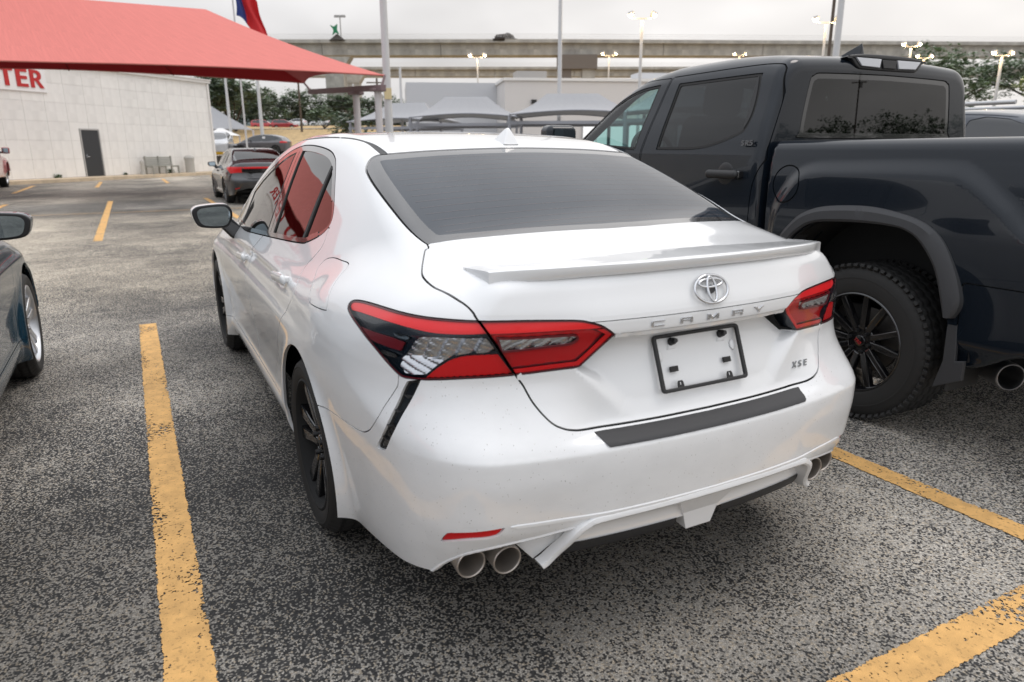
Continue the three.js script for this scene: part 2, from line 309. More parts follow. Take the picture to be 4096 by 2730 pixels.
function toGeometry(M) {
  const g = new THREE.BufferGeometry();
  g.setAttribute('position', new THREE.Float32BufferAttribute(M.p, 3)); g.setAttribute('normal', new THREE.Float32BufferAttribute(M.n, 3));
  const uv = new Float32Array(M.p.length / 3 * 2); for (let i = 0, k = 0; i < M.p.length; i += 3) { const side = Math.abs(M.n[i]) > Math.abs(M.n[i + 2]); uv[k++] = side ? M.p[i + 2] : M.p[i]; uv[k++] = M.p[i + 1]; }
  g.setAttribute('uv', new THREE.Float32BufferAttribute(uv, 2));                // metres, from the side or from the rear
  g.setIndex(M.t); return g;
}
const lines = (a, b, step) => { const n = Math.max(1, Math.round((b - a) / step)), o = []; for (let i = 0; i <= n; i++) o.push(a + (b - a) * i / n); return o; };
// ---------- the lot: worn sealed asphalt with pale stone showing through ----------
const groundY = (x, z) => { const d = .465 * (x + 1.36) - .885 * (z - 2.49); return 1.15 * sstep(47, 57, d) + 3.3 * sstep(88, 122, d) + .6 * sstep(122, 135, d); };
{
  const N = 2048, size = 4, cells = 660, col = new Uint8Array(N * N * 4), bmp = new Uint8Array(N * N * 4), cs = cells / N;
  const jit = new Float32Array(cells * cells * 4);
  for (let j = 0; j < cells; j++) for (let i = 0; i < cells; i++) { const o = (j * cells + i) * 4; jit[o] = hash2(i, j, 1); jit[o + 1] = hash2(i, j, 2); jit[o + 2] = hash2(i, j, 3); jit[o + 3] = hash2(i, j, 4); }
  const wearA = new Float32Array(256 * 256); for (let j = 0; j < 256; j++) for (let i = 0; i < 256; i++) wearA[j * 256 + i] = fbm(i / 64, j / 64, 41, 4, 4) * .72 + fbm(i / 8, j / 8, 57, 2, 32) * .28;
  for (let y = 0; y < N; y++) for (let x = 0; x < N; x++) {
    const u = x * cs, v = y * cs, ci = Math.floor(u), cj = Math.floor(v); let b1 = 9, b2 = 9, id = 0;
    for (let dj = -1; dj <= 1; dj++) for (let di = -1; di <= 1; di++) {
      const ii = (ci + di + cells) % cells, jj = (cj + dj + cells) % cells, o = (jj * cells + ii) * 4, q = jit[o + 3], st = .55 + q, dx = (ci + di + jit[o] - u), dy = (cj + dj + jit[o + 1] - v), d = (q > .5 ? dx * dx * st + dy * dy / st : dx * dx / (st + .4) + dy * dy * (st + .4));
      if (d < b1) { b2 = b1; b1 = d; id = o; } else if (d < b2) b2 = d;
    }
    const w = wearA[(y >> 3) * 256 + (x >> 3)], edge = clamp((Math.sqrt(b2) - Math.sqrt(b1)) * 3.2, 0, 1), stone = jit[id + 2], lit = stone < .69 + (w - .48) * 1.5 ? 1 : 0;
    const fine = hash2(x, y, 9) * .22 + .89; let r, g, b;
    if (lit) { const k = (.34 + .40 * jit[id + 3]) * (.40 + .60 * edge) * fine; const hue = jit[id]; r = k * (hue > .8 ? 1.12 : 1.04); g = k * .985; b = k * (hue > .8 ? .80 : .90); }
    else { const k = (.022 + .045 * jit[id + 3]) * fine; r = k; g = k * .99; b = k * 1.0; }
    const o = (y * N + x) * 4, s = (c) => 255 * (c <= .0031308 ? 12.92 * c : 1.055 * Math.pow(c, 1 / 2.4) - .055); col[o] = s(r); col[o + 1] = s(g); col[o + 2] = s(b); col[o + 3] = 255;
    const hgt = lit ? 110 + 130 * edge * (.4 + .6 * jit[id + 1]) : 40 + 50 * edge * jit[id + 1]; bmp[o] = bmp[o + 1] = bmp[o + 2] = hgt; bmp[o + 3] = 255;
  }
  const tx = (d, srgb) => { const t = new THREE.DataTexture(d, N, N, THREE.RGBAFormat); t.wrapS = t.wrapT = THREE.RepeatWrapping; t.magFilter = t.minFilter = THREE.LinearFilter; t.generateMipmaps = true; if (srgb) t.colorSpace = THREE.SRGBColorSpace; t.needsUpdate = true; return t; };
  const asphalt = new THREE.MeshStandardMaterial({ map: tx(col, true), bumpMap: tx(bmp), bumpScale: .0035, roughness: .82, vertexColors: true });
  // one sheet out to the horizon, finer where it is near; vertex colours hold stains, patches and worn lanes
  const xs = [-1500, -400, -160, -80, ...lines(-45, -14, 3.1), ...lines(-13, 13, .5), ...lines(14, 45, 3.1), 80, 160, 400, 1500], zs = [-1500, -500, -300, ...lines(-200, -52, 4), ...lines(-50, -14, 1), ...lines(-13.5, 6, .4), ...lines(8, 40, 4), 160, 500, 1500];
  const p = [], c = [], uv = [], idx = [];
  for (const z of zs) for (const x of xs) {
    const y = groundY(x, z); p.push(x, y, z); uv.push(x / size, z / size);
    const big = fbm(x * .14 + 3, z * .10 + 8, 71, 4), mid = fbm(x * .8, z * .55, 83, 4), fineN = fbm(x * 2.3, z * 1.9, 97, 3);
    let k = .93 + (big - .48) * 1.25 + (mid - .48) * 1.15 + (fineN - .48) * .5;
    const lane = sstep(-3.5, -6, z) * sstep(-19, -15, z); k = mix(k, .34 + k * .62, lane); k = mix(k, .42 + (mid - .48) * .8, sstep(-15, -16.5, z) * sstep(-21.5, -19.5, z) * .8); k = mix(k, .74 + (mid - .48) * .6, sstep(-21, -24, z) * sstep(-37, -33, z)); 
    if (z < -52) k = 1.2;
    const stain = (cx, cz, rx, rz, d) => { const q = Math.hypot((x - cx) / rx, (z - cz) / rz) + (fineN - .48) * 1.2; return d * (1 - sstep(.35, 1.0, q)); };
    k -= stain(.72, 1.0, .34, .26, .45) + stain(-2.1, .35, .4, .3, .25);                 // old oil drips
    k = clamp(k, .38, 1.4); const tan = clamp(lane * .8 + (z < -20 ? .5 : 0), 0, 1);
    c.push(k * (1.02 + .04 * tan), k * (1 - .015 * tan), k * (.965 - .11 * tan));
  }
  const W = xs.length; for (let j = 0; j < zs.length - 1; j++) for (let i = 0; i < W - 1; i++) { const a = j * W + i; idx.push(a, a + W, a + 1, a + 1, a + W, a + W + 1); }
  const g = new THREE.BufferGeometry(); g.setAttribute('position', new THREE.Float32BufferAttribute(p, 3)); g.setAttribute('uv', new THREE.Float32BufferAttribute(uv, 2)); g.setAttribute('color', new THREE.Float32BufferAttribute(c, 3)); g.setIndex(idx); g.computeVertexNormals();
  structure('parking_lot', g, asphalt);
  // painted bay lines: worn, chipped paint
  const LW = 128, LH = 2048, pm = new Uint8Array(LW * LH * 4), pa = new Uint8Array(LW * LH * 4);
  for (let y = 0; y < LH; y++) for (let x = 0; x < LW; x++) {
    const o = (y * LW + x) * 4, u = x / LW, wob = (vnoise(y / 22, 3, 5) - .5) * .05 + (vnoise(y / 5, x / 40, 6) - .5) * .05, e = Math.min(u - .03 + wob, .97 - u + wob);
    const n = fbm(x / 9, y / 6.5, 15, 3), big = fbm(x / 60, y / 190, 19, 3), chip = n + (big - .48) * .75 > .635 || e < 0; const t = .86 + .22 * fbm(x / 40, y / 40, 33, 3) + (hash2(x, y, 3) - .5) * .10 - (n > .60 ? .12 : 0);
    pm[o] = 217 * t; pm[o + 1] = 170 * t; pm[o + 2] = 104 * t; pm[o + 3] = 255; pa[o] = pa[o + 1] = pa[o + 2] = chip ? 0 : 255; pa[o + 3] = 255;
  }
  const tl = (d, srgb) => { const t = new THREE.DataTexture(d, LW, LH, THREE.RGBAFormat); t.wrapS = THREE.ClampToEdgeWrapping; t.wrapT = THREE.RepeatWrapping; t.magFilter = t.minFilter = THREE.LinearFilter; if (srgb) t.colorSpace = THREE.SRGBColorSpace; t.needsUpdate = true; return t; };
  const yellow = new THREE.MeshStandardMaterial({ map: tl(pm, true), alphaMap: tl(pa), alphaTest: .5, roughness: .75 });
  const line = (x0, z0, x1, z1, w = .135, off = 0) => { const L = Math.hypot(x1 - x0, z1 - z0), n = Math.max(1, Math.ceil(L / 2)), nx = -(z1 - z0) / L * w / 2, nz = (x1 - x0) / L * w / 2, p2 = [], u2 = [], id = []; for (let i = 0; i <= n; i++) { const t = i / n, x = mix(x0, x1, t), z = mix(z0, z1, t), y = groundY(x, z) + .004; p2.push(x + nx, y, z + nz, x - nx, y, z - nz); u2.push(0, t * L / 2.4 + off, 1, t * L / 2.4 + off); if (i < n) id.push(i * 2, i * 2 + 1, i * 2 + 2, i * 2 + 2, i * 2 + 1, i * 2 + 3); }
    const q = new THREE.BufferGeometry(); q.setAttribute('position', new THREE.Float32BufferAttribute(p2, 3)); q.setAttribute('uv', new THREE.Float32BufferAttribute(u2, 2)); q.setIndex(id); q.computeVertexNormals(); if (q.attributes.normal.getY(0) < 0) { q.setIndex(id.reverse()); q.computeVertexNormals(); } structure('parking_line', q, yellow); };
  line(-1.385, 1.475, -1.385, -3.95, .135, .1); line(1.405, 1.475, 1.405, -3.95, .12, .4); line(4.2, 1.475, 4.2, -3.95, .12, .7); line(-4.18, 1.475, -4.18, -3.95, .12, .2); line(-1.45, 1.545, 7, 1.545, .135, .3);
  for (const x of [-4.45, -1.95, .58, 3.1, 5.6]) line(x, -10.6, x, -21.2, .14, x * .1); line(-12, -17.1, 9, -16.2, .06, .5);
  for (const [x, z0, z1] of [[-5, -27.5, -33.8], [-2.6, -30.6, -36.6], [.1, -33.2, -39], [2.7, -35.5, -42], [-7.6, -25, -31]]) line(x, z0, x, z1, .16, x * .13);
}
// ---------- panelled building on the far side of the lot ----------
const noiseMap = (w, h, f, srgb = true) => { const d = new Uint8Array(w * h * 4); for (let y = 0; y < h; y++) for (let x = 0; x < w; x++) { const c = f(x, y), o = (y * w + x) * 4; d[o] = c[0]; d[o + 1] = c[1]; d[o + 2] = c[2]; d[o + 3] = 255; } const t = new THREE.DataTexture(d, w, h, THREE.RGBAFormat); t.wrapS = t.wrapT = THREE.RepeatWrapping; t.magFilter = t.minFilter = THREE.LinearFilter; if (srgb) t.colorSpace = THREE.SRGBColorSpace; t.needsUpdate = true; return t; };
const boxUV = (g, s = 1) => { const p = g.attributes.position, n = g.attributes.normal, uv = []; for (let i = 0; i < p.count; i++) { const ax = Math.abs(n.getX(i)), ay = Math.abs(n.getY(i)), az = Math.abs(n.getZ(i)); uv.push(...(ay > ax && ay > az ? [p.getX(i), p.getZ(i)] : ax > az ? [p.getZ(i), p.getY(i)] : [p.getX(i), p.getY(i)]).map((v) => v / s)); } g.setAttribute('uv', new THREE.Float32BufferAttribute(uv, 2)); return g; };
Object.assign(M, {
  concrete: std(1, 1, 1, .85, 0, { map: noiseMap(256, 256, (x, y) => { const k = .80 + .35 * fbm(x / 40, y / 60, 3, 4) + (hash2(x, y, 2) - .5) * .06; return [170 * k, 166 * k, 158 * k]; }) }),
  paving: std(1, 1, 1, .9, 0, { map: noiseMap(256, 256, (x, y) => { const k = .82 + .32 * fbm(x / 40, y / 60, 13, 4) + (hash2(x, y, 2) - .5) * .06; return [204 * k, 186 * k, 160 * k]; }) }),
  panel: [0, 1, 2].map((s) => std(1, 1, 1, .6, 0, { map: noiseMap(128, 128, (x, y) => { const k = .93 + s * .012 + .08 * fbm(x / 30, y / 90, 5 + s, 4) + (hash2(x, y, s) - .5) * .02; return [234 * k, 233 * k, 230 * k]; }) })),
  panelJoint: std(.56, .55, .54, .8), doorGrey: std(.028, .031, .036, .45), alu: std(.5, .5, .5, .4, .6), signWhite: std(.82, .82, .82, .4), signRed: std(.48, .012, .015, .45), benchGrey: std(.30, .30, .27, .7), binStone: std(.42, .41, .38, .9), trimWhite: std(.72, .71, .69, .5), bracket: std(.10, .08, .08, .5), weed: std(.05, .10, .03, .8),
});
{
  const A = new THREE.Vector3(3.55, .14, -47.6), turn = -2.3676 + Math.PI / 2;                        // right corner; local +x runs along the wall to the left end, +z out to the lot
  const dir = new THREE.Vector3(-9.35, 0, 9.6).normalize(), b = thing('dealer_building', 'white panelled building with grey door and red lettered sign', 'building', [A.x, 0, A.z], Math.atan2(-dir.z, dir.x));
  // local frame: x along dir, z = outwards?
  const L = 34, H = 5.45, s = new THREE.Vector3(0, 0, 1).applyAxisAngle(new THREE.Vector3(0, 1, 0), b.rotation.y), out = s.dot(new THREE.Vector3(A.x * -1 - 1.36, 0, 2.5 - A.z)) > 0 ? 1 : -1;
  const Z = (d) => out * d;
  part('wall', boxUV(box(L, H - .14, 12, L / 2, H / 2 + .07, Z(-6.003)), 3), M.panelJoint, b);
  const cw = 1.16, rh = .885, cols = Math.ceil(L / cw), door = [3.4 * cw + .0, 3.4 * cw + 1.05];
  const d0 = 8.72, d1 = 9.86, dh = 2.30, gp = .005;
  const pg = boxUV(box(cw - gp * 2, rh - gp * 2, .03, 0, 0, 0), 1.2); let n = 0;
  for (let r = 0; r < 6; r++) for (let c = 0; c < cols; c++) {
    const x = (c + .5) * cw, y = .145 + (r + .5) * rh; if (x + cw / 2 > d0 && x - cw / 2 < d1 && y - rh / 2 < dh + .14) { // panels cut round the door
      const y0 = .145 + r * rh + gp, y1 = .145 + (r + 1) * rh - gp, pieces = [[x - cw / 2 + gp, Math.min(x + cw / 2 - gp, d0 - .06), y0, y1], [Math.max(x - cw / 2 + gp, d1 + .06), x + cw / 2 - gp, y0, y1], [Math.max(x - cw / 2 + gp, d0 - .06), Math.min(x + cw / 2 - gp, d1 + .06), Math.max(y0, dh + .21), y1]];
      for (const [a, e, f, h] of pieces) if (e - a > .02 && h - f > .02) part('wall_panel', boxUV(box(e - a, h - f, .03, (a + e) / 2, (f + h) / 2, Z(.0)), 1.2), M.panel[(c * 7 + r * 3) % 3], b);
      continue; }
    const m = new THREE.Mesh(pg, M.panel[Math.floor(hash2(c, r, 4) * 3)]); m.name = 'wall_panel'; m.position.set(x, y, Z(0)); m.castShadow = m.receiveShadow = true; b.add(m);
  }
  part('roof_trim', [box(L + .3, .16, .16, L / 2 - .05, H + .06, Z(.06)), box(L + .36, .06, .22, L / 2 - .05, H + .17, Z(.09))], M.trimWhite, b);
  part('corner_trim', box(.14, H - .1, .14, -.0, H / 2, Z(.03)), M.trimWhite, b);
  part('down_pipe', rod([-.16, .3, Z(-.12)], [-.16, H - .2, Z(-.12)], .05), M.trimWhite, b);
  part('wall_lamp', new RoundedBoxGeometry(.22, .2, .3, 2, .04).translate(-.28, 4.1, Z(-.3)), M.lampWarm || M.trimWhite, b);
  const d = part('door', box(d1 - d0 - .12, dh - .02, .05, (d0 + d1) / 2, .145 + dh / 2, Z(-.005)), M.doorGrey, b);
  part('door_frame', box(.06, dh + .06, .09, d0 - .03 + .03, .145 + dh / 2 + .03, Z(.0)), M.alu, b); part('door_frame', box(.06, dh + .06, .09, d1, .145 + dh / 2 + .03, Z(.0)), M.alu, b); part('door_frame', box(d1 - d0 - .06, .06, .09, (d0 + d1) / 2, .145 + dh + .03, Z(.0)), M.alu, b);
  part('handle', [box(.09, .16, .03, d1 - .18, 1.15, Z(.035), .008), rod([d1 - .18, 1.13, Z(.07)], [d1 - .32, 1.13, Z(.07)], .014)], M.chrome, d);
  // sign
  const sg = thing('wall_sign', 'white sign with large red letters on the panelled building', 'sign', [0, 0, 0]); sg.position.copy(b.position); sg.rotation.copy(b.rotation);
  const sx0 = 11.38, SW = 12.4, sy = 4.10, SH = 1.16;
  part('board', box(SW, SH, .06, sx0 + SW / 2, sy + SH / 2, Z(.05)), M.signWhite, sg);
  { const text = 'PRE-OWNED CENTER'; let x = 0; const adv = SW / (text.length + .35), size = .80; [...text].forEach((ch, i) => { if (ch === ' ') return; const g = lettering(ch, size * (ch === '-' ? 1 : 1), .03); const k = ch === '-' ? .9 : Math.min(1.25, (adv * .90) / (g.boundingBox.max.x - g.boundingBox.min.x)); g.scale(k, 1, 1); 
      const lx = sx0 + .42 + (text.length - 1 - i + .1) * adv; g.rotateY(out > 0 ? 0 : Math.PI); g.translate(lx, sy + SH * .5, Z(.085)); part('letter', g, M.signRed, sg); }); }
  // pavement and kerb
  const walk = thing('x', '', '', [0, 0, 0]); scene.remove(walk); names.delete('x');
  const wk = structure('pavement', boxUV(box(L + 3, .14, 1.6, L / 2 - 1, .07, Z(.83)), 2), M.paving); wk.position.copy(b.position); wk.rotation.copy(b.rotation);
  const kb = structure('kerb', boxUV(box(L + 3, .155, .16, L / 2 - 1, .0775, Z(1.71)), 2), M.paving); kb.position.copy(b.position); kb.rotation.copy(b.rotation);
  // bench: two seats with slatted backs
  const bn = thing('bench', 'grey slatted double bench against the panelled wall', 'bench'); bn.position.copy(b.position); bn.rotation.copy(b.rotation);
  const bx = 4.22, bw = 2.05, by = .14;
  for (let k = 0; k < 5; k++) part('back_slat', box(bw, .075, .035, bx + bw / 2, by + .50 + k * .098, Z(.42 - k * .025), .008), M.benchGrey, bn);
  for (let k = 0; k < 4; k++) part('seat_slat', box(bw, .035, .09, bx + bw / 2, by + .43, Z(.52 + k * .105), .008), M.benchGrey, bn);
  for (const x of [bx + .05, bx + bw / 2, bx + bw - .05]) { part('leg', box(.07, .44, .07, x, by + .22, Z(.86)), M.benchGrey, bn); part('leg', box(.07, .98, .07, x, by + .49, Z(.38)), M.benchGrey, bn); part('arm', box(.07, .05, .52, x, by + .40, Z(.62)), M.benchGrey, bn); }
  const tb = thing('litter_bin', 'round pale litter bin beside the bench', 'bin'); tb.position.copy(b.position); tb.rotation.copy(b.rotation);
  part('body', new THREE.LatheGeometry([[.27, 0], [.28, .04], [.26, .1], [.26, .7], [.28, .74], [.28, .8]].map(([a, c]) => new THREE.Vector2(a, c)), 28).translate(2.95, .14, Z(.55)), M.binStone, tb); part('lid', new THREE.LatheGeometry([[.29, 0], [.29, .05], [.25, .12], [.15, .19], [.001, .21]].map(([a, c]) => new THREE.Vector2(a, c)), 28).translate(2.95, .94, Z(.55)), M.binStone, tb);
  const hy = thing('bollard', 'small pale bollard at the end of the bench', 'bollard'); hy.position.copy(b.position); hy.rotation.copy(b.rotation); part('post', new THREE.LatheGeometry([[.13, 0], [.13, .12], [.08, .16], [.08, .55], [.10, .58], [.09, .72], [.001, .78]].map(([a, c]) => new THREE.Vector2(a, c)), 20).translate(6.62, .14, Z(.5)), M.binStone, hy);
  for (const [x, k] of [[4.05, .22], [11.6, .16], [7.4, .1]]) { const r = rnd(x * 100), l = []; for (let i = 0; i < 60; i++) { const a = r() * 6.28, q = r() * k; l.push(new THREE.PlaneGeometry(.05, .09).rotateX(r() * 2).rotateY(a).translate(x + Math.cos(a) * q * 1.4, .14 + r() * k, Z(.07 + Math.abs(Math.sin(a)) * q * .5))); } const w = solo('weed', l, M.weed, x < 5 ? 'green weed growing beside the bench at the wall foot' : x > 10 ? 'green weed at the wall foot under the lettered sign' : 'tiny green weed at the foot of the panelled wall', 'plant'); w.position.copy(b.position); w.rotation.copy(b.rotation); }
}
// ---------- fabric shade canopies ----------
// A hipped sheet between four corners with hollowed edges and a ridge; thick enough to be cloth.
function hipSheet(c, ridge, sag, N = 44, K = 16) {                 // c: FL, FR, BR, BL; ridge: L, R
  const v = (a) => V3(a), lerp = (a, b, t) => a.clone().lerp(b, t), pos = [], uv = [], idx = [];
  const [FL, FR, BR, BL] = c.map(v), [RL, RR] = ridge.map(v), mid = FL.clone().add(FR).add(BR).add(BL).multiplyScalar(.25);
  const patch = (A, B, P, Q) => { const base = pos.length / 3; for (let j = 0; j <= K; j++) for (let i = 0; i <= N; i++) { const t = i / N, u = j / K, e = lerp(A, B, t), r = lerp(P, Q, t), bow = 4 * t * (1 - t); e.add(mid.clone().sub(e).setY(0).normalize().multiplyScalar(sag * bow)).setY(e.y + sag * .35 * bow); const p = lerp(e, r, u); p.y -= sag * .22 * Math.sin(u * Math.PI) ; pos.push(p.x, p.y, p.z); uv.push(t * A.distanceTo(B), u * 4); } for (let j = 0; j < K; j++) for (let i = 0; i < N; i++) { const a = base + j * (N + 1) + i; idx.push(a, a + 1, a + N + 2, a, a + N + 2, a + N + 1); } };
  patch(FL, FR, RL, RR); patch(FR, BR, RR, RR); patch(BR, BL, RR, RL); patch(BL, FL, RL, RL);
  let g = new THREE.BufferGeometry(); g.setAttribute('position', new THREE.Float32BufferAttribute(pos, 3)); g.setAttribute('uv', new THREE.Float32BufferAttribute(uv, 2)); g.setIndex(idx); return toCreasedNormals(g, .5);
}
const hemTube = (A, B, mid, sag, r) => { const pts = []; for (let i = 0; i <= 16; i++) { const t = i / 16, e = V3(A).lerp(V3(B), t), bow = 4 * t * (1 - t); e.add(V3(mid).sub(e).setY(0).normalize().multiplyScalar(sag * bow)).setY(e.y + sag * .35 * bow); pts.push(e); } return new THREE.TubeGeometry(new THREE.CatmullRomCurve3(pts), 40, r, 6); };
Object.assign(M, { goodsRed: std(.5, .02, .02, .6), goodsYellow: std(.65, .38, .02, .6), lampWarm: std(.5, .45, .35, .5) });
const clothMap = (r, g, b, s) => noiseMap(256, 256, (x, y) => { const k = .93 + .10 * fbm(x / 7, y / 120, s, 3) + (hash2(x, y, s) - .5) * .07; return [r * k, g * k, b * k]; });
Object.assign(M, { redCloth: phys(1, 1, 1, .95, { map: clothMap(208, 122, 114, 4) }), redSeam: std(.22, .008, .012, .9), redUnderSheet: phys(.46, .012, .02, .9, { transmission: .2, thickness: 0 }), greyCloth: phys(1, 1, 1, .95, { map: clothMap(162, 163, 166, 9), transmission: .15, thickness: 0 }), mauve: std(.20, .14, .145, .6), post: std(.55, .52, .52, .55), galv: std(.42, .43, .44, .45, .5), steelPost: std(.30, .31, .34, .55) });
{
  const t = thing('shade_canopy', 'large red fabric shade canopy with a hipped top on pale posts', 'canopy');
  const FL = [-10.7, 3.72, -24.1], FR = [6.33, 3.71, -20.9], BR = [5.22, 3.98, -27.7], BL = [-11.5, 3.98, -29.6], mid = [-2.7, 3.85, -25.5], ridge = [[-8.6, 6.2, -26.4], [1.74, 6.22, -26.6]];
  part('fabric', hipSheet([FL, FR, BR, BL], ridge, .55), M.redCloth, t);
  part('under_sheet', hipSheet([FL, FR, BR, BL], ridge, .55).translate(0, -.03, 0), M.redUnderSheet, t);  // second sheet just below the fabric, in a deeper red
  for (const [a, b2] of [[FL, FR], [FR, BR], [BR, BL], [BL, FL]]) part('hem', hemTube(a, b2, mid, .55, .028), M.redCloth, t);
  for (const u of [.30, .52, .74]) part('seam', tube([0, .25, .5, .75, 1].map((v) => { const e = V3(BL).lerp(V3(BR), u), bow = 4 * u * (1 - u); e.add(V3(mid).sub(e).setY(0).normalize().multiplyScalar(.55 * bow)).setY(e.y + .55 * .35 * bow); const r = V3(ridge[0]).lerp(V3(ridge[1]), u), p = e.lerp(r, v); p.y -= .55 * .22 * Math.sin(v * Math.PI) + .045; return p.toArray(); }), .022, 16, 5), M.redSeam, t);
  part('beam', bar([6.17, 3.31, -20.6], [5.26, 3.58, -26.9], .17, .18), M.mauve, t);
  for (const [x, z] of [[5.89, -22.8], [6.13, -21.1]]) { part('post', rod([x, 0, z], [x, 3.27, z], .115, .115, 16), M.post, t); part('post_cap', box(.46, .09, .4, x, 3.27, z, .02), M.mauve, t); }
  for (const [x, z] of [[-10.7, -25.2], [-11.2, -28.2]]) part('post', rod([x, 0, z], [x, 3.6, z], .115, .115, 16), M.post, t);
  part('beam', bar([-10.7, 3.58, -24.5], [-11.4, 3.62, -29.2], .17, .18), M.mauve, t);
  part('strut', rod([5.3, 3.6, -26.9], BR, .04), M.mauve, t); part('strut', rod([6.17, 3.35, -20.8], FR, .04), M.mauve, t);
}
// the grey ones in front of the white showroom
{
  const tents = [[[13.0, 3.35, -50.5], [18.3, 3.35, -46.0], 1.45], [[14.6, 3.35, -41.6], [21.0, 3.35, -38.6], 1.45], [[18.2, 3.30, -34.9], [25.2, 3.30, -31.4], 1.35], [[22.3, 3.28, -29.3], [29.5, 3.28, -25.8], 1.35]];
  const lab = ['grey fabric canopy half hidden behind the red canopy post', 'grey fabric canopy between the pale pole and the showroom', 'grey peaked fabric canopy in front of the white showroom windows', 'grey fabric canopy behind the mirror of the pickup truck'];
  tents.forEach(([A, B, rise], k) => {
    const t = thing('shade_canopy', lab[k], 'canopy', [0, 0, 0], 0, 'grey canopies by the showroom'), d = V3(B).sub(V3(A)), l = d.length(); d.normalize(); const nrm = new THREE.Vector3(d.z, 0, -d.x), dep = 6.6, P = (u, w, y) => V3(A).addScaledVector(d, u * l).addScaledVector(nrm, w * dep).setY(y).toArray();
    const y = A[1], c = [P(0, 0, y), P(1, 0, y), P(1, 1, y), P(0, 1, y)], m = P(.5, .5, y);
    part('fabric', hipSheet(c, [P(.30, .5, y + rise), P(.70, .5, y + rise)], .75, 28, 10), M.greyCloth, t);
    for (let i = 0; i < 4; i++) part('hem', hemTube(c[i], c[(i + 1) % 4], m, .75, .045), M.steelPost, t);
    for (const [u, w] of [[0, .1], [1, .1], [0, .9], [1, .9]]) part('post', rod(P(u, w, 0), P(u, w, y - .02), .10, .10, 12), M.steelPost, t);
    for (const w of [.1, .9]) part('beam', bar(P(-.02, w, y - .42), P(1.02, w, y - .42), .16, .18), M.steelPost, t);
  });
  const s = thing('shade_canopy', 'small pale canopy past the corner of the panelled building', 'canopy');
  const c = [[3.9, 3.0, -62], [7.9, 3.0, -60], [6.6, 3.0, -67], [2.5, 3.0, -69]]; part('fabric', hipSheet(c, [[4.6, 5.0, -65], [5.4, 5.0, -64.4]], .3, 16, 8), M.greyCloth, s); for (const q of c) part('post', rod([q[0], groundY(q[0], q[2]), q[2]], q, .07), M.post, s);
  const s2 = thing('market_stall', 'low white stall roof with red and yellow goods past the building corner', 'stall'); part('fabric', hipSheet([[4.4, 2.5, -58.5], [6.6, 2.5, -57.4], [6.2, 2.5, -60], [4.2, 2.5, -61]], [[5.2, 3.1, -59.3], [5.5, 3.1, -59.1]], .12, 12, 6), M.trimWhite, s2); for (const q of [[4.5, -58.6], [6.5, -57.6]]) part('post', rod([q[0], groundY(q[0], q[1]), q[1]], [q[0], 2.5, q[1]], .05), M.post, s2); part('goods', box(.5, .5, .5, 5.2, 1.9, -59, .05), M.goodsRed, s2); part('goods', box(.6, .5, .5, 5.0, 1.35, -58.9, .05), M.goodsYellow, s2);
}
// ---------- poles, lamps, flag ----------
Object.assign(M, { poleWhite: std(.55, .55, .55, .5), woodPole: std(.09, .07, .055, .9), headMetal: std(.35, .34, .33, .5, .4), flagRed: phys(.50, .01, .015, .8, { transmission: .2, thickness: 0 }), flagBlue: phys(.01, .03, .17, .8, { transmission: .2, thickness: 0 }), tagYellow: std(.62, .52, .30, .7) });
const bulb = new THREE.MeshStandardMaterial({ color: lin(.9, .8, .6), emissive: lin(1, .84, .58), emissiveIntensity: 9, roughness: .4 });
function lampPost(x, z, h, lab, heads = 2, r = .11, lit = true) {
  const y0 = groundY(x, z), t = thing('lamp_post', lab, 'lamp post', [x, y0, z], -.48), H = h - y0;
  part('pole', rod([0, 0, 0], [0, H, 0], r, r * .7, 14), M.poleWhite, t); part('base', cyl(r * 2.1, r * 2.3, .5, 20).translate(0, .25, 0), M.concrete, t);
  if (!heads) return t;
  part('arm', bar([-.62, H + .12, 0], [.62, H + .12, 0], .07, .07), M.headMetal, t);
  for (const s of heads === 2 ? [-1, 1] : [-1]) {
    const g = part('lamp_head', new THREE.LatheGeometry([[.05, .3], [.1, .28], [.14, .2], [.26, .02], [.25, 0], [.20, .02], [.001, .06]].map(([a, b]) => new THREE.Vector2(a, b)), 24).rotateZ(s * .5).rotateX(.75).translate(s * .78, H + .34, 0), M.headMetal, t);
    part('bulb', new THREE.SphereGeometry(.19, 18, 12).scale(1, .8, 1).rotateZ(s * .5).rotateX(.75).translate(s * .80 , H + .34, .02), lit ? bulb : M.headMetal, g);
    part('bracket', rod([s * .6, H + .12, 0], [s * .72, H + .5, 0], .03), M.headMetal, t);
    if (lit) { const l = new THREE.PointLight(0xffd9a0, 14, 40, 2); l.name = 'lamp_light'; l.castShadow = true; l.position.set(s * .84, H + .18, .30); t.add(l); }
  }
  return t;
}
lampPost(30.78, -39.44, 9.8, 'tall lamp post with two angled lit heads beside the overpass pier', 2, .13);
lampPost(32.85, -70.23, 10.7, 'lamp post with two lit heads rising behind the showroom roof corner');
lampPost(51.46, -72.58, 12.1, 'lamp post with lit heads seen past the overpass pier');
lampPost(77.1, -77.2, 13.9, 'distant lamp post with lit heads just over the pickup roof');
lampPost(43.6, -35.04, 9.8, 'lamp post with lit heads beside two leaning poles');
lampPost(68.75, -45.6, 10.9, 'lamp post with lit heads in front of the overpass by the oaks', 2, .16);
lampPost(79.9, -51.5, 11.0, 'shorter lamp post with lit heads against the oak crown', 2, .16);
lampPost(67.7, -36.2, 9.0, 'lamp post with lit heads in front of the spreading oak tree', 2, .16);
lampPost(8.17, -26.26, 12, 'thick pale pole standing at the corner of the red canopy', 0, .17);
lampPost(24.0, -39.0, 13, 'tall slim pale pole rising in front of the overpass pier', 0, .16);
lampPost(34.9, -26.9, 13, 'thick pale pole rising behind the pickup roof', 0, .22);
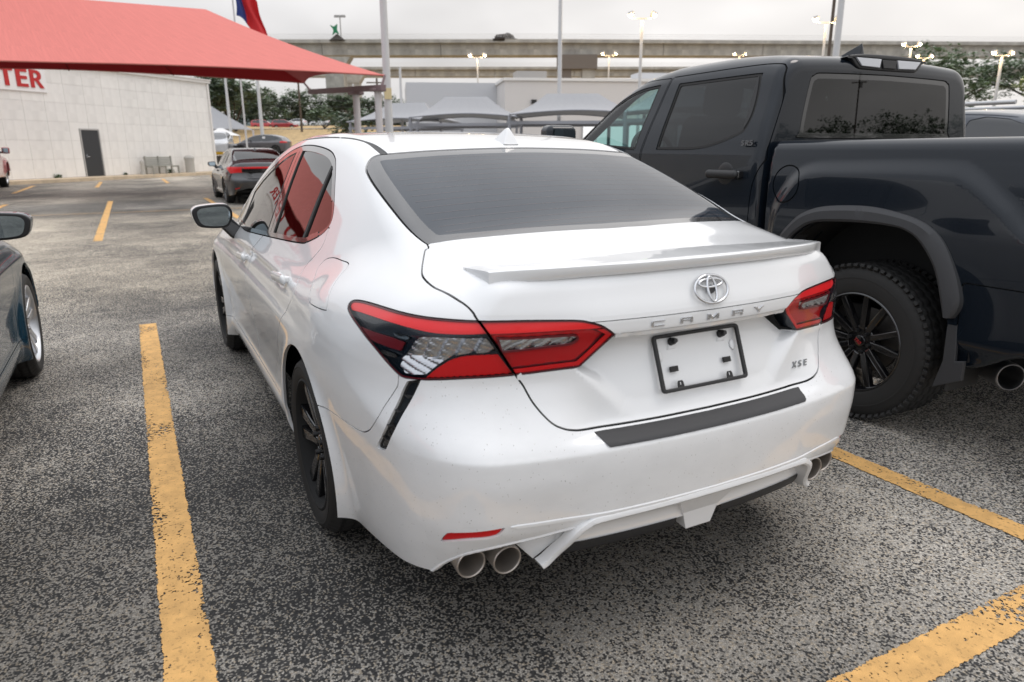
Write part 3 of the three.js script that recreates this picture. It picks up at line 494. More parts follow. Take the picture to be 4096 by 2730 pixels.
lampPost(18.3, -53.5, 7.6, 'slim pale pole behind the grey canopies', 0, .13);
{ const t = thing('utility_pole', 'thin dark pole beside the thick pale pole behind the pickup', 'pole', [53, 0, -42.3]); part('pole', rod([0, 0, 0], [0, 14, 0], .15, .13, 10), M.woodPole, t); }
{ const p = part; const t = thing('notice', 'small yellow tag fixed to the pole at the canopy corner', 'sign', [8.13, 3.55, -26.08]); part('plate', box(.3, .42, .02), M.tagYellow, t); }
{ // flag and its pole
  const t = thing('flagpole', 'slim white flagpole behind the red canopy', 'flagpole', [5.0, 0, -43.3]); part('pole', rod([0, 0, 0], [0, 11, 0], .06, .04), M.poleWhite, t); part('finial', new THREE.SphereGeometry(.08, 12, 8).translate(0, 11.05, 0), M.chrome, t);
  const f = thing('flag', 'drooping red and blue flag hanging above the red canopy', 'flag', [5.0, 0, -43.3]);
  const cloth = (u0, u1) => { const g = new THREE.PlaneGeometry(1, 1, 16, 30), q = g.attributes.position; for (let i = 0; i < q.count; i++) { const u = mix(u0, u1, q.getX(i) + .5), v = q.getY(i) + .5; const x = .12 + u * 1.15 + (1 - v) * .55 * u + .05 * Math.sin(v * 7), y = 10.9 - (1 - v) * 2.1 - u * 1.35 + .08 * Math.sin(u * 9), z = .16 * Math.sin(u * 11 + v * 3); q.setXYZ(i, x, y, z); } g.computeVertexNormals(); return g; };
  part('blue_band', cloth(0, .32), M.flagBlue, f); part('red_field', cloth(.32, 1), M.flagRed, f);
}
Object.assign(M, { pierBrown: std(.17, .145, .125, .85), rubble: std(.035, .028, .024, .9), tarpGreen: std(.02, .20, .09, .7), showWall: std(.62, .60, .585, .6), showSide: std(.52, .53, .55, .6), signBlue: std(.08, .38, .62, .5) });
// ---------- elevated road, two decks ----------
function deckRoad(name, lab, A, B, C, th, y, barrier, w) {
  const t = thing(name, lab, 'bridge', [0, 0, 0]); const seg = [[A, B], [B, C]];
  seg.forEach(([p, q]) => { const d = V3(q).sub(V3(p)), l = Math.hypot(d.x, d.z), n = Math.round(l / 26), yaw = Math.atan2(-d.z, d.x), yb = (u) => mix(p[1], q[1], u);
    for (let k = 0; k < n; k++) { const u0 = k / n, u1 = (k + 1) / n, a = V3(p).lerp(V3(q), u0), b = V3(p).lerp(V3(q), u1), dd = b.clone().sub(a), ll = dd.length();
      const mk = (wd, h, oy, oz, g = 0) => { const e = boxUV(new THREE.BoxGeometry(ll - g, h, wd), 8); e.rotateZ(Math.atan2(dd.y, Math.hypot(dd.x, dd.z))).rotateY(yaw); return e.translate((a.x + b.x) / 2 + Math.sin(yaw) * oz, (a.y + b.y) / 2 + oy, (a.z + b.z) / 2 + Math.cos(yaw) * oz); };
      part('girder', mk(w - 2.2, th, -th / 2, 0, .12), M.concrete, t); part('deck_slab', mk(w, .35, .17, 0, .04), M.concrete, t);
      if (barrier) { part('parapet', mk(.25, .45, .57, w / 2 - .2, .06), M.concrete, t); for (let r = 0; r < 3; r++) part('rail', mk(.07, .07, 1.05 + r * .42, w / 2 - .2), M.trimWhite, t); } } });
  return t;
}
const upper = deckRoad('overpass', 'pale concrete overpass crossing behind the lot, the higher deck', [-6, 26.0, -206], [93.9, 25.6, -154], [260, 26.9, -92], 2.6, 0, true, 7.5);
const lower = deckRoad('overpass', 'second concrete overpass deck seen under the higher one', [40, 26.5, -252.5], [153.5, 25.9, -193], [330, 25.2, -100], 2.0, 0, true, 7.5);
function pier(x, z, top, w, cap, lab, t = .9) {
  const g = thing('bridge_pier', lab, 'pier', [x, 0, z], -.48);
  part('column', boxUV(box(w, top - cap, w * .8, 0, (top - cap) / 2, 0), 6), M.concrete, g);
  part('cap', boxUV(new THREE.ExtrudeGeometry(shapeOf([[-w * t - w * .5, 0], [-w * .5, -cap], [w * .5, -cap], [w * t + w * .5, 0]]), { depth: w * .9, bevelEnabled: false }).translate(0, top, -w * .45), 6), M.concrete, g); return g;
}
pier(44.3, -172.5, 22.2, 4.2, 2.6, 'flared concrete pier seen under the red canopy edge', .45);
pier(62.5, -222, 23.4, 4.0, 2.4, 'farther flared pier beside the canopy posts', .4);
{ const g = thing('bridge_pier', 'wide brown grey portal pier under the higher overpass', 'pier', [97.0, 0, -150.6], -.48); part('column', boxUV(box(2.4, 20, 3, -2.6, 10, 0), 6), M.pierBrown, g); part('column', boxUV(box(3.0, 20, 3, 2.7, 10, 0), 6), M.concrete, g); part('cap', boxUV(box(9.4, 3.2, 4.2, 0, 21.4, 0), 6), M.pierBrown, g); }
{ const g = thing('bridge_pier', 'concrete pier of the lower deck behind the showroom roof', 'pier', [158, 0, -189], -.48); part('column', boxUV(box(6, 23, 3, 0, 11.5, 0), 6), M.concrete, g); part('cap', boxUV(box(16, 3, 4, 0, 21.6, 0), 6), M.concrete, g); }
{ const r = rnd(5), l = []; for (let i = 0; i < 130; i++) { const u = r() * 2 - 1, v = r(); l.push(new THREE.IcosahedronGeometry(.35 + r() * .45, 0).scale(1.5, .7, 1).rotateY(r() * 6).translate(u * 4.2, .4 + v * 1.9 * (1 - u * u), (r() - .5) * 2)); } const s = solo('rubble_heap', l, M.rubble, 'dark heap of material on the higher overpass deck', 'rubble'); s.position.set(82.8, 25.75, -159.4); s.rotation.y = .48; s.userData.kind = 'stuff'; }
{ const t = thing('tarpaulin', 'green tarpaulin hanging on a mast over the overpass edge', 'tarpaulin', [45.9, 26.3, -175.2], -.48); part('sheet', extrude(smooth([[-1.5, 3.4], [-.6, 3.1], [.2, 3.6], [.1, 2.4], [.5, 1.4], [-.3, 1.7], [-1.1, 1.2], [-.8, 2.3]], 4), .25, .06), M.tarpGreen, t); part('mast', rod([.9, 0, 0], [.9, 5.2, 0], .13), M.headMetal, t); part('lamp_bar', box(2.6, .5, .4, .9, 5.3, 0), M.headMetal, t); part('heap', new THREE.ConeGeometry(2, 1.6, 9).translate(0, .8, 0), M.rubble, t); }
// ---------- showroom ----------
{
  const t = thing('showroom_building', 'white flat roofed showroom with dark windows behind grey canopies', 'building', [26.83, 0, -52.2], -.33);
  const H = 6.85; part('wall', boxUV(box(40, H, 14, 20, H / 2, -7), 6), M.showWall, t); part('wall', boxUV(box(8, H + .25, 9, -4.0, H / 2 + .1, -9.6), 6), M.showSide, t); part('parapet', box(40.3, .22, 14.3, 20, H + .1, -7), M.trimWhite, t);
  for (const [x, w] of [[-1, 0], [6.6, 7.2], [15, 6], [23, 6], [31, 6]]) { if (!w) continue; const wd = part('window', box(w, 3.2, .1, x + w / 2, 1.9, .04), M.darkGlass, t); for (let k = 0; k <= Math.round(w / 1.2); k++) part('mullion', box(.08, 3.2, .16, x + k * w / Math.round(w / 1.2), 1.9, .06), M.alu, wd); for (const y of [.35, 1.5, 3.45]) part('transom', box(w, .08, .17, x + w / 2, y, .06), M.alu, wd); }
  part('wall_lamp', box(.4, .3, .3, 2.4, 5.2, .15), M.satinBlack, t); part('roof_unit', box(2.6, .75, 2, 2.6, H + .58, -3), M.headMetal, t); part('roof_unit', box(3.4, .8, 2, 14, H + .6, -4), M.showSide, t);
  const f = thing('railing', 'low white railing in front of the showroom windows', 'railing', [26.83, 0, -52.2], -.33); for (let k = 0; k < 46; k++) part('baluster', box(.05, .95, .05, -1 + k * .3, .5, 3.2), M.trimWhite, f); part('top_rail', box(13.8, .07, .08, 5.8, 1.0, 3.2), M.trimWhite, f); part('bottom_rail', box(13.8, .06, .07, 5.8, .12, 3.2), M.trimWhite, f);
}
// buildings seen through the cab windows and over the truck bed
{ const t = thing('retail_building', 'pale gabled shop building seen through the pickup cab windows', 'building', [52, 0, -42], -.62); part('wall', boxUV(box(22, 6, 10, 0, 3, -5), 6), M.showWall, t); part('gable', new THREE.ExtrudeGeometry(shapeOf([[-7, 0], [0, 2.6], [7, 0]]), { depth: 9, bevelEnabled: false }).translate(0, 6, -9.4), M.trimWhite, t); for (const y of [1.5, 4.2]) for (const x of [-7, -3.5, 0, 3.5, 7]) part('window', box(1.7, 1.6, .12, x, y, .05), M.darkGlass, t); }
{ const t = thing('shed_building', 'low pale building beyond the oaks', 'building', [116, 0, -62], -1.0); part('wall', boxUV(box(46, 4.6, 12, 0, 2.3, 0), 6), M.showSide, t); part('roof', box(48, .4, 14, 0, 4.8, 0), M.concrete, t); for (let k = 0; k < 6; k++) part('window', box(4, 1.4, .2, -18 + k * 7, 2.6, 6.05), M.darkGlass, t); }
{ const t = thing('billboard', 'pale blue roof sign edge over the pickup roof', 'sign', [62.5, 0, -52], -.6); part('board', box(9, 1.4, .4, 0, 9.0, 0), M.signBlue, t); for (const x of [-3, 3]) part('post', rod([x, 0, 0], [x, 8.4, 0], .2), M.headMetal, t); }
// ---------- utility poles and wires ----------
function utility(x, z, h, lab, arms = 1, yaw = -.4, group) { const t = thing('utility_pole', lab, 'utility pole', [x, groundY(x, z), z], yaw, group); part('pole', rod([0, 0, 0], [0, h, 0], .17, .12), M.woodPole, t); for (let k = 0; k < arms; k++) part('cross_arm', box(2.6, .14, .14, 0, h - .5 - k * 1.4, 0), M.woodPole, t); part('transformer', cyl(.24, .24, .8, 14).translate(.35, h - 2.2, 0), M.headMetal, t); return t; }
utility(27.0, -87, 8.6, 'dark utility pole with a cross arm above the grey canopies'); utility(22.3, -110, 10.5, 'utility pole standing over the trees by the highway', 0); utility(19.6, -75, 4.2, 'short dark pole stub behind the first grey canopy', 0);
lampPost(3.95 + 2.3, -60.5, 7.2, 'slim pale pole past the corner of the panelled building', 0, .13); lampPost(9.0, -62.5, 9.5, 'pale leaning light pole behind the grey hatchback', 0, .16); lampPost(16.9, -62, 7.0, 'slim pole with a banner beside the highway slope', 0, .09);
for (const [a, b, y] of [[[-4, 9.6, -118], [60, 9.2, -98], 0], [[-4, 8.7, -118], [60, 8.3, -98], 0]]) { const pts = []; for (let i = 0; i <= 12; i++) { const t = i / 12; pts.push([mix(a[0], b[0], t), mix(a[1], b[1], t) - .9 * 4 * t * (1 - t), mix(a[2], b[2], t)]); } const w = solo('overhead_wire', tube(pts, .035, 40, 5), M.satinBlack, 'thin overhead wire sagging above the highway trees', 'wire', 'overhead wires'); }
// ---------- trees ----------
Object.assign(M, { bark: std(.07, .055, .045, .95), leaves: [[.11, .175, .08], [.125, .19, .085], [.09, .145, .072], [.145, .21, .08]].map(([r, g, b]) => phys(r, g, b, .75, { transmission: .4, thickness: 0, side: THREE.DoubleSide })) });
function leafCrown(seed, blobs, n, size) {                         // many small leaf faces spread through clumps
  const r = rnd(seed), pos = [], nor = [], vol = blobs.map((b) => b[3] * b[4] * b[5]), sum = vol.reduce((a, b) => a + b, 0);
  const a = new THREE.Vector3(), b = new THREE.Vector3(), c = new THREE.Vector3();
  blobs.forEach(([x, y, z, rx, ry, rz], k) => {
    const clumps = []; const m = Math.max(5, Math.round(26 * vol[k] / sum * blobs.length)); for (let i = 0; i < m; i++) { const t = r() * 6.283, u = r() * 2 - 1, q = Math.pow(r(), .45), s = Math.sqrt(1 - u * u); clumps.push([x + rx * q * s * Math.cos(t), y + ry * q * u, z + rz * q * s * Math.sin(t), .22 + .26 * r()]); }
    const cnt = Math.round(n * vol[k] / sum);
    for (let i = 0; i < cnt; i++) {
      const cl = clumps[Math.floor(r() * m)], t = r() * 6.283, u = r() * 2 - 1, q = Math.pow(r(), .6) * cl[3], s = Math.sqrt(1 - u * u), px = cl[0] + rx * q * s * Math.cos(t), py = cl[1] + ry * q * u * .8, pz = cl[2] + rz * q * s * Math.sin(t);
      const l = size * (.6 + .8 * r()), yaw = r() * 6.283, pit = (r() - .3) * 1.7; a.set(Math.cos(yaw), pit * .5, Math.sin(yaw)).normalize(); b.set(-Math.sin(yaw), .4 * (r() - .5), Math.cos(yaw)).normalize(); c.crossVectors(b, a).normalize(); if (c.y < 0) c.negate();
      const P = (e, f) => pos.push(px + (a.x * e + b.x * f) * l, py + (a.y * e + b.y * f) * l, pz + (a.z * e + b.z * f) * l); P(-.5, 0); P(0, .34); P(.55, 0); P(-.5, 0); P(.55, 0); P(0, -.34); for (let v = 0; v < 6; v++) nor.push(c.x, c.y, c.z);
    }
  });
  const g = new THREE.BufferGeometry(); g.setAttribute('position', new THREE.Float32BufferAttribute(pos, 3)); g.setAttribute('normal', new THREE.Float32BufferAttribute(nor, 3)); return g;
}
function tree(x, z, h, w, lab, o = {}) {
  const y0 = o.y ?? groundY(x, z), r = rnd(Math.round(x * 31 + z * 17 + 1000)), t = thing(o.name || 'broadleaf_tree', lab, 'tree', [x, y0, z], 0, o.group), tr = h * (o.trunk || .3), limbs = [], blobs = [];
  limbs.push(rod([0, 0, 0], [r() - .5, tr, r() - .5], h * .032, h * .022, 9)); const nb = o.blobs || 7;
  for (let k = 0; k < nb; k++) { const a = k / nb * 6.283 + r(), q = w * (.22 + .26 * r()), yy = tr + (h - tr) * (.18 + .55 * r()), bx = Math.cos(a) * q, bz = Math.sin(a) * q; limbs.push(rod([0, tr * .9, 0], [bx * .8, yy, bz * .8], h * .015, h * .006, 6)); blobs.push([bx, yy, bz, w * (.20 + .08 * r()), (h - tr) * (.20 + .10 * r()), w * (.20 + .08 * r())]); }
  blobs.push([0, tr + (h - tr) * .66, 0, w * .27, (h - tr) * .34, w * .27]);
  part('trunk', limbs, M.bark, t); part('crown', leafCrown(Math.round(x * 13 + z * 7), blobs, o.n || 3200, o.leaf || h * .055), M.leaves[o.tone ?? 0], t); return t;
}
const gl = 'trees behind the highway';
[[13.5, -116, 9.3, 10, 0, 'dense dark tree beside the corner of the panelled building'], [9.5, -108, 8.2, 8, 2], [24, -158, 11, 13, 1], [31, -163, 10.5, 12, 0], [19, -150, 9.5, 11, 2], [38, -165, 11, 13, 1], [44, -160, 10.5, 12, 0], [51, -158, 10, 12, 2], [57, -152, 9.5, 11, 1], [4, -150, 11, 14, 1], [64, -148, 9, 11, 0]].forEach(([x, z, h, w, tone, lab], i) => tree(x, z, h, w, lab || 'green tree in the belt of trees behind the highway', { tone, group: lab ? undefined : gl, n: 7500, leaf: .55, trunk: .16, y: 3.6 }));
[[33.5, -66, 4.3, 4.5, 'dark tree top between the canopies and the showroom'], [25, -66, 4.1, 5, 'low dark tree behind the second grey canopy'], [19.5, -70, 4.4, 5, 'low tree behind the first grey canopy']].forEach(([x, z, h, w, lab]) => tree(x, z, h, w, lab, { tone: 2, n: 1800, leaf: .45, trunk: .2 }));
tree(27.6, -118, 5.2, 5, 'small tree beside the white cars on the highway', { tone: 1, n: 1500, leaf: .5, y: 3.4 });
tree(90.5, -55, 12.2, 16, 'dark spreading oak tree beyond the far SUV', { tone: 0, n: 9500, leaf: .5, blobs: 9, name: 'oak_tree', trunk: .40 });
tree(104, -50, 13.2, 15, 'tall dark oak tree reaching above the overpass', { tone: 2, n: 9500, leaf: .5, blobs: 9, name: 'oak_tree', trunk: .40 });
tree(71, -32.0, 7.0, 7, 'bright green small oak tree on a forked trunk at the lot edge', { tone: 3, n: 4200, leaf: .42, blobs: 8, name: 'oak_tree', trunk: .5 });
tree(82, -50.5, 7.4, 8, 'rounded green tree right behind the pickup cab', { tone: 0, n: 3200, leaf: .55, name: 'oak_tree', trunk: .18 });
tree(112, -74, 10, 12, 'paler oak tree farther off between the big oaks', { tone: 0, n: 3000, leaf: .6, name: 'oak_tree', trunk: .4 });
// low green shrub by the shed
tree(84, -43.5, 3.4, 3.4, 'round clipped shrub in front of the low pale building', { tone: 0, n: 1600, leaf: .35, trunk: .12, name: 'round_shrub' });
// trees and poles behind the camera that the rear glass of the pickup mirrors
[[120, 62, 8.5, 16], [112, 74, 9.5, 16], [103, 84, 9.0, 15], [94, 92, 8, 14], [128, 50, 6.5, 12], [84, 98, 7, 13], [137, 84, 9, 16], [60, 110, 9, 15], [36, 116, 9, 15], [10, 118, 9, 16], [-18, 116, 9, 16]].forEach(([x, z, h, w], i) => tree(x, z, h, w, 'tree in the row across the road behind the parking bays', { tone: 2, group: 'trees behind the camera', n: 2600, leaf: .7, trunk: .15 }));
utility(88, 66, 13.5, 'utility pole with two cross arms across the road, mirrored in the pickup rear window', 2, .9); utility(128, 46, 11, 'utility pole at the end of the tree row across the road', 1, .9);
// ---------- highway slope ----------
Object.assign(M, { dryGrass: std(1, 1, 1, .95, 0, { map: noiseMap(256, 256, (x, y) => { const k = .75 + .5 * fbm(x / 20, y / 20, 8, 4) + (hash2(x, y, 6) - .5) * .12; return [176 * k, 150 * k, 108 * k]; }) }), road: std(.30, .285, .265, .85), hillBlue: std(.10, .13, .13, .95) });
{ const n = new THREE.Vector3(.885, 0, .465), f = new THREE.Vector3(.465, 0, -.885), O = new THREE.Vector3(-1.36, 0, 2.49), P = (l, d, y) => O.clone().addScaledVector(n, l).addScaledVector(f, d).setY(y);
  const sheet = (name, prof, mat) => { const pos = [], uv = [], idx = [], Ls = lines(-60, 60, 4); for (const [d, y] of prof) for (const l of Ls) { const p = P(l, d, y + .25 * (fbm(l * .15, d * .15, 3, 3) - .5)); pos.push(p.x, p.y, p.z); uv.push(l / 5, d / 5); } const W = Ls.length; for (let j = 0; j < prof.length - 1; j++) for (let i = 0; i < W - 1; i++) { const a = j * W + i; idx.push(a, a + 1, a + W, a + 1, a + W + 1, a + W); } const g = new THREE.BufferGeometry(); g.setAttribute('position', new THREE.Float32BufferAttribute(pos, 3)); g.setAttribute('uv', new THREE.Float32BufferAttribute(uv, 2)); g.setIndex(idx); g.computeVertexNormals(); structure(name, g, mat); };
  sheet('grass_bank', [[64, 1.1], [80, 1.75], [95, 2.35], [105, 3.55], [116, 4.6]], M.dryGrass); sheet('highway', [[116, 4.66], [126, 5.0], [127, 5.05]], M.road); sheet('grass_verge', [[127, 5.05], [132, 5.6], [136, 5.75]], M.dryGrass); sheet('frontage_road', [[136, 5.8], [146, 6.0]], M.road); sheet('grass_field', [[146, 6.0], [175, 6.2], [260, 6]], M.dryGrass);
  for (const [l, d, s] of [[-20, 103, .6], [-14, 104, .4], [-8, 98, .5], [-3, 100, .4]]) { }
}
{ const hl = []; const Ls = lines(-1400, 2200, 90), pos = [], idx = []; Ls.forEach((l, i) => { const h = 38 + 46 * fbm(i * .33, 2, 5, 3); pos.push(l, -5, -1350 - .0 * l, l, h, -1350); if (i) { const a = (i - 1) * 2; idx.push(a, a + 2, a + 1, a + 1, a + 2, a + 3); } }); const g = new THREE.BufferGeometry(); const back = pos.slice(); for (let i = 2; i < back.length; i += 3) back[i] -= 220; for (let i = 1; i < back.length; i += 3) back[i] = -5; 
  const all = []; Ls.forEach((l, i) => { const h = pos[i * 6 + 4]; for (const [dz, k] of [[80, 0], [40, .55], [0, 1], [-120, .9], [-300, 0]]) all.push(l, k * h - 3, -1350 + dz); }); const id2 = []; for (let i = 0; i < Ls.length - 1; i++) for (let j = 0; j < 4; j++) { const a = i * 5 + j, b = a + 5; id2.push(a, b, a + 1, a + 1, b, b + 1); } g.setAttribute('position', new THREE.Float32BufferAttribute(all, 3)); g.setIndex(id2.reverse()); g.computeVertexNormals(); const h = structure('hills', g, M.hillBlue); h.rotation.y = -.1; }
// ---------- wheels: axle along x, outer face towards -x ----------
function lathe(profile, seg, axisFlip) { return new THREE.LatheGeometry(profile.map(([r, h]) => new THREE.Vector2(r, h)), seg).rotateZ(Math.PI / 2); }
function makeWheel(o) {
  const { R, rim, w, spokes, tyreMat = M.rubber, rimMat, style = 'split', capMat, lugs = 5, tread = 0 } = o, g = new THREE.Group(); g.name = 'wheel';
  const h = w / 2, s = R - rim, S = 144;
  const prof = [[rim - .012, -h + .02], [rim + .004, -h + .004], [rim + s * .35, -h - .004], [rim + s * .7, -h + .002], [R - .022, -h + .012], [R - .006, -h + .03]];
  const gr = .007;
  for (const c of [-.3, -.1, .1, .3]) prof.push([R, (c - .035) * w], [R - gr, (c - .03) * w], [R - gr, (c + .03) * w], [R, (c + .035) * w]);
  prof.push([R - .006, h - .03], [R - .022, h - .012], [rim + s * .7, h - .002], [rim + s * .55, h + .003], [rim + s * .35, h + .004], [rim + s * .12, h - .002], [rim + .004, h - .006], [rim - .012, h - .02]);
  let tg = lathe(prof, S); { // tread sipes and shoulder blocks
    const p = tg.attributes.position, k = tread || .003;
    for (let i = 0; i < p.count; i++) { const y = p.getY(i), z = p.getZ(i), x = p.getX(i), r = Math.hypot(y, z); if (r > R - .025) { const a = Math.round(Math.atan2(y, z) / (2 * Math.PI) * S), f = (a + (x > 0 ? 1 : 0)) % 3 === 0 ? (r - k * (r > R - .01 ? 1 : .8)) / r : 1; p.setY(i, y * f); p.setZ(i, z * f); } }
    tg.computeVertexNormals(); }
  const tyre = part('tyre', tg, tyreMat, g);
  if (o.blocks) { const l = []; for (let k = 0; k < o.blocks; k++) for (const e of [-1, 1]) { const a = (k + (e > 0 ? .5 : 0)) / o.blocks * Math.PI * 2; l.push(new RoundedBoxGeometry(.034, .020, 2 * Math.PI * R / o.blocks * .62, 1, .004).rotateZ(e * .62).translate(e * (h - .012), R - .014, 0).rotateX(a)); } const b = part('tread_blocks', l, tyreMat, tyre); b.userData.kind = 'stuff'; }
  // raised lines on the side wall
  part('side_wall_ring', lathe([[rim + s * .5, h + .002], [rim + s * .5, h + .0045], [rim + s * .56, h + .0045], [rim + s * .56, h + .002]], 72), tyreMat, tyre);
  const barrel = part('rim', lathe([[rim - .004, h - .002], [rim + .004, h - .004], [rim + .006, h - .012], [rim - .008, h - .02], [rim - .016, h - .05], [rim - .03, 0], [rim - .02, -h + .02], [rim + .004, -h + .006], [rim - .006, -h + .01], [rim - .034, 0], [rim - .022, h - .05], [rim - .012, h - .012], [rim - .004, h - .002]], 72), o.barrelMat || rimMat, g);
  const dish = (r) => h - .012 - (o.dish ?? .03) * Math.pow(clamp(1 - r / rim, 0, 1), 1.2) - .004;
  const spoke = (pts, th, bev) => { const e = extrude(pts, th, bev, 2), p = e.attributes.position; for (let i = 0; i < p.count; i++) p.setZ(i, p.getZ(i) - th + dish(Math.hypot(p.getX(i), p.getY(i)))); e.computeVertexNormals(); return e.rotateY(-Math.PI / 2); };
  for (let k = 0; k < spokes; k++) {
    const a = k / spokes * Math.PI * 2 + (o.turn || 0);
    const L = rim - .008;
    const arms = style === 'split' ? [[[-.034, .05], [-.006, .05], [-.004, .10], [-.024, L], [-.080, L], [-.050, .12]], [[.034, .05], [.050, .12], [.080, L], [.024, L], [.004, .10], [.006, .05]]]
      : style === 'six' ? [[[-.030, .06], [.004, .06], [-.008, L * .6], [-.026, L], [-.058, L], [-.040, L * .55]], [[.004, .06], [.036, .06], [.060, L * .5], [.098, L], [.064, L], [.022, L * .55]]]
        : [[[-.052, .05], [0, .05], [-.010, .12], [-.022, L], [-.075, L], [-.050, .12]], [[0, .05], [.052, .05], [.050, .12], [.075, L], [.022, L], [.010, .12]]];
    for (const q of arms) part('spoke', spoke(q, .034, .006).rotateX(a), rimMat, barrel);
  }
  part('hub', lathe([[0.001, dish(0) + .004], [.045, dish(0) + .003], [.075, dish(.06) - .002], [.088, dish(.09) - .016], [.088, dish(.09) - .06], [.001, dish(.09) - .06]], 40), rimMat, barrel);
  part('hub_cap', lathe([[.001, dish(0) + .012], [.026, dish(0) + .011], [.031, dish(0) + .006], [.031, dish(0) - .004]], 32), capMat || rimMat, barrel);
  for (let k = 0; k < lugs; k++) { const a = (k + .5) / lugs * Math.PI * 2 + (o.turn || 0); part('lug_nut', rod([-dish(.06) + .005, Math.sin(a) * .057, Math.cos(a) * .057], [-dish(.06) - .012, Math.sin(a) * .057, Math.cos(a) * .057], .0115, .0095, 6), o.lugMat || M.steel, barrel); }
  part('brake_disc', lathe([[.07, .012], [rim * .66, .012], [rim * .66, -.012], [.07, -.012]], 48), M.discSteel, g);
  part('brake_caliper', box(.06, .09, .16, .0, rim * .55, -rim * .42, .012), o.caliperMat || M.satinBlack, g);
  return g;
}
// ---------- the white saloon ----------
const saloonCut = (() => {                                         // outlines, all in the car's own metres
  const side = (P, min = .45) => { const f = polySD(P); return (x, y, z) => Math.max(f(z, y), min - Math.abs(x)); };
  const rear = (P, zmin = .3) => { const f = polySD(P); return (x, y, z) => Math.max(f(Math.abs(x), y), zmin - z); };
  const diag = (L) => { const f = polySD(smooth(L.map(([a, y, z, c]) => [(z - a) * .7071, y, c]), 5)); return (x, y, z) => Math.max(f((z - Math.abs(x)) * .7071, y), .3 - z); };
  const top = (P, ymin) => { const f = polySD(P); return (x, y, z) => Math.max(f(Math.abs(x), z), ymin - y); };
  const inset = (sd, d) => (x, y, z) => sd(x, y, z) + d;
  const c = {};
  const disc = (zc, yc, r) => (x, y, z) => Math.max(Math.hypot(z - zc, (y - yc)) - r, .5 - Math.abs(x));
  c.archR = disc(.025, .342, .376); c.archF = disc(-2.83, .342, .378);
  c.glassR = top(smooth([[0, -.05], [.2, -.052], [.405, -.066], [.51, -.075], [.575, -.082], [.603, -.06], [.618, -.02], [.632, .1], [.640, .25], [.641, .40], [.634, .50], [.626, .575, 1], [.51, .612], [.36, .643], [.14, .676], [0, .683], [-.3, .65], [-.3, -.05]], 6), 1.06);
  c.screen = top(smooth([[-.3, -1.62], [0, -1.62], [.4, -1.60], [.53, -1.585, 1], [.60, -1.85], [.68, -2.2], [.735, -2.56, 1], [.5, -2.70], [0, -2.76], [-.3, -2.75]], 6), .98);
  const DLO = smooth([[-2.47, .962, 1], [-1.84, .950], [-1.437, .968], [-1.098, .987], [-.703, 1.008], [-.412, 1.026], [-.33, 1.038], [-.21, 1.072], [-.145, 1.108], [-.147, 1.15], [-.227, 1.212], [-.412, 1.325], [-.508, 1.362], [-.639, 1.385], [-.864, 1.402], [-1.097, 1.409], [-1.27, 1.402], [-1.455, 1.378], [-1.64, 1.335], [-1.925, 1.245], [-2.219, 1.118]], 6);
  c.dlo = side(DLO);
  const half = (z0, y0, z1, y1) => { const l = Math.hypot(z1 - z0, y1 - y0); return (x, y, z) => ((z - z0) * (y1 - y0) - (y - y0) * (z1 - z0)) / l; };   // positive to the rear of the line
  c.lineF = half(-1.088, .998, -1.282, 1.38); c.lineR = half(-.95, 1.0, -1.145, 1.39); c.lineB = half(-1.02, 1.0, -1.21, 1.39);
  c.divA = half(-.418, 1.042, -.468, 1.319); c.divB = half(-.388, 1.042, -.442, 1.319); c.quarterLight = half(-2.02, .9, -2.16, 1.3);
  const doorR = smooth([[-1.13, .995, 1], [-1.26, .905], [-1.30, .82], [-1.30, .6], [-1.28, .33, 1], [-.80, .33, 1], [-.72, .437], [-.55, .565], [-.385, .675], [-.287, .745], [-.21, .80], [-.145, .862], [-.16, .905], [-.20, .93], [-.205, .968], [-.15, 1.012], [-.118, 1.05], [-.13, 1.095, 1], [-.145, 1.108], [-.33, 1.038], [-.7, 1.008]], 6);
  const doorF = smooth([[-1.145, .99, 1], [-1.275, .905], [-1.315, .82], [-1.315, .6], [-1.295, .33, 1], [-2.28, .33, 1], [-2.40, .42], [-2.40, .7], [-2.42, .9], [-2.44, .962, 1], [-1.84, .95], [-1.43, .968]], 6);
  c.doorR = side(doorR); c.doorF = side(doorF);
  c.skirt = side([[-2.46, .33], [-.36, .33], [-.36, .1], [-2.46, .1]], .5);
  c.fuel = side(smooth([[.053, 1.026], [.16, 1.03], [.235, 1.032], [.262, 1.022], [.268, 1.0], [.30, .965], [.345, .920], [.338, .908], [.2, .900], [.14, .904], [.09, .922], [0, .955], [-.045, .98], [-.02, 1.01]], 6), .6);
  const LP = [[.85, .941, .496], [.841, .957, .492], [.83, .968, .518], [.814, .975, .604], [.786, .978, .752], [.751, .978, .844], [.705, .978, .908], [.649, .977, .954], [.554, .975, .995], [.482, .972, 1.017], [.408, .968, 1.04], [.375, .961, 1.05], [.343, .949, 1.058], [.305, .923, 1.061, 1], [.390, .842, 1.03, 1], [.481, .838, 1.018], [.561, .833, .996], [.627, .830, .972], [.694, .827, .938], [.766, .817, .871, 1], [.79, .814, .834], [.805, .816, .806], [.821, .839, .763], [.838, .872, .705], [.849, .899, .637], [.852, .923, .548]];
  c.lamp = diag(LP);
  c.lampClear = diag([[.784, .903, .829], [.773, .921, .845], [.76, .931, .863], [.705, .935, .926], [.630, .934, .973, 1], [.601, .892, .98, 1], [.625, .89, .971], [.676, .888, .947], [.707, .88, .926], [.728, .865, .908], [.746, .847, .891], [.764, .825, .873, 1], [.78, .823, .85], [.802, .821, .81], [.806, .85, .797], [.796, .877, .812]]);
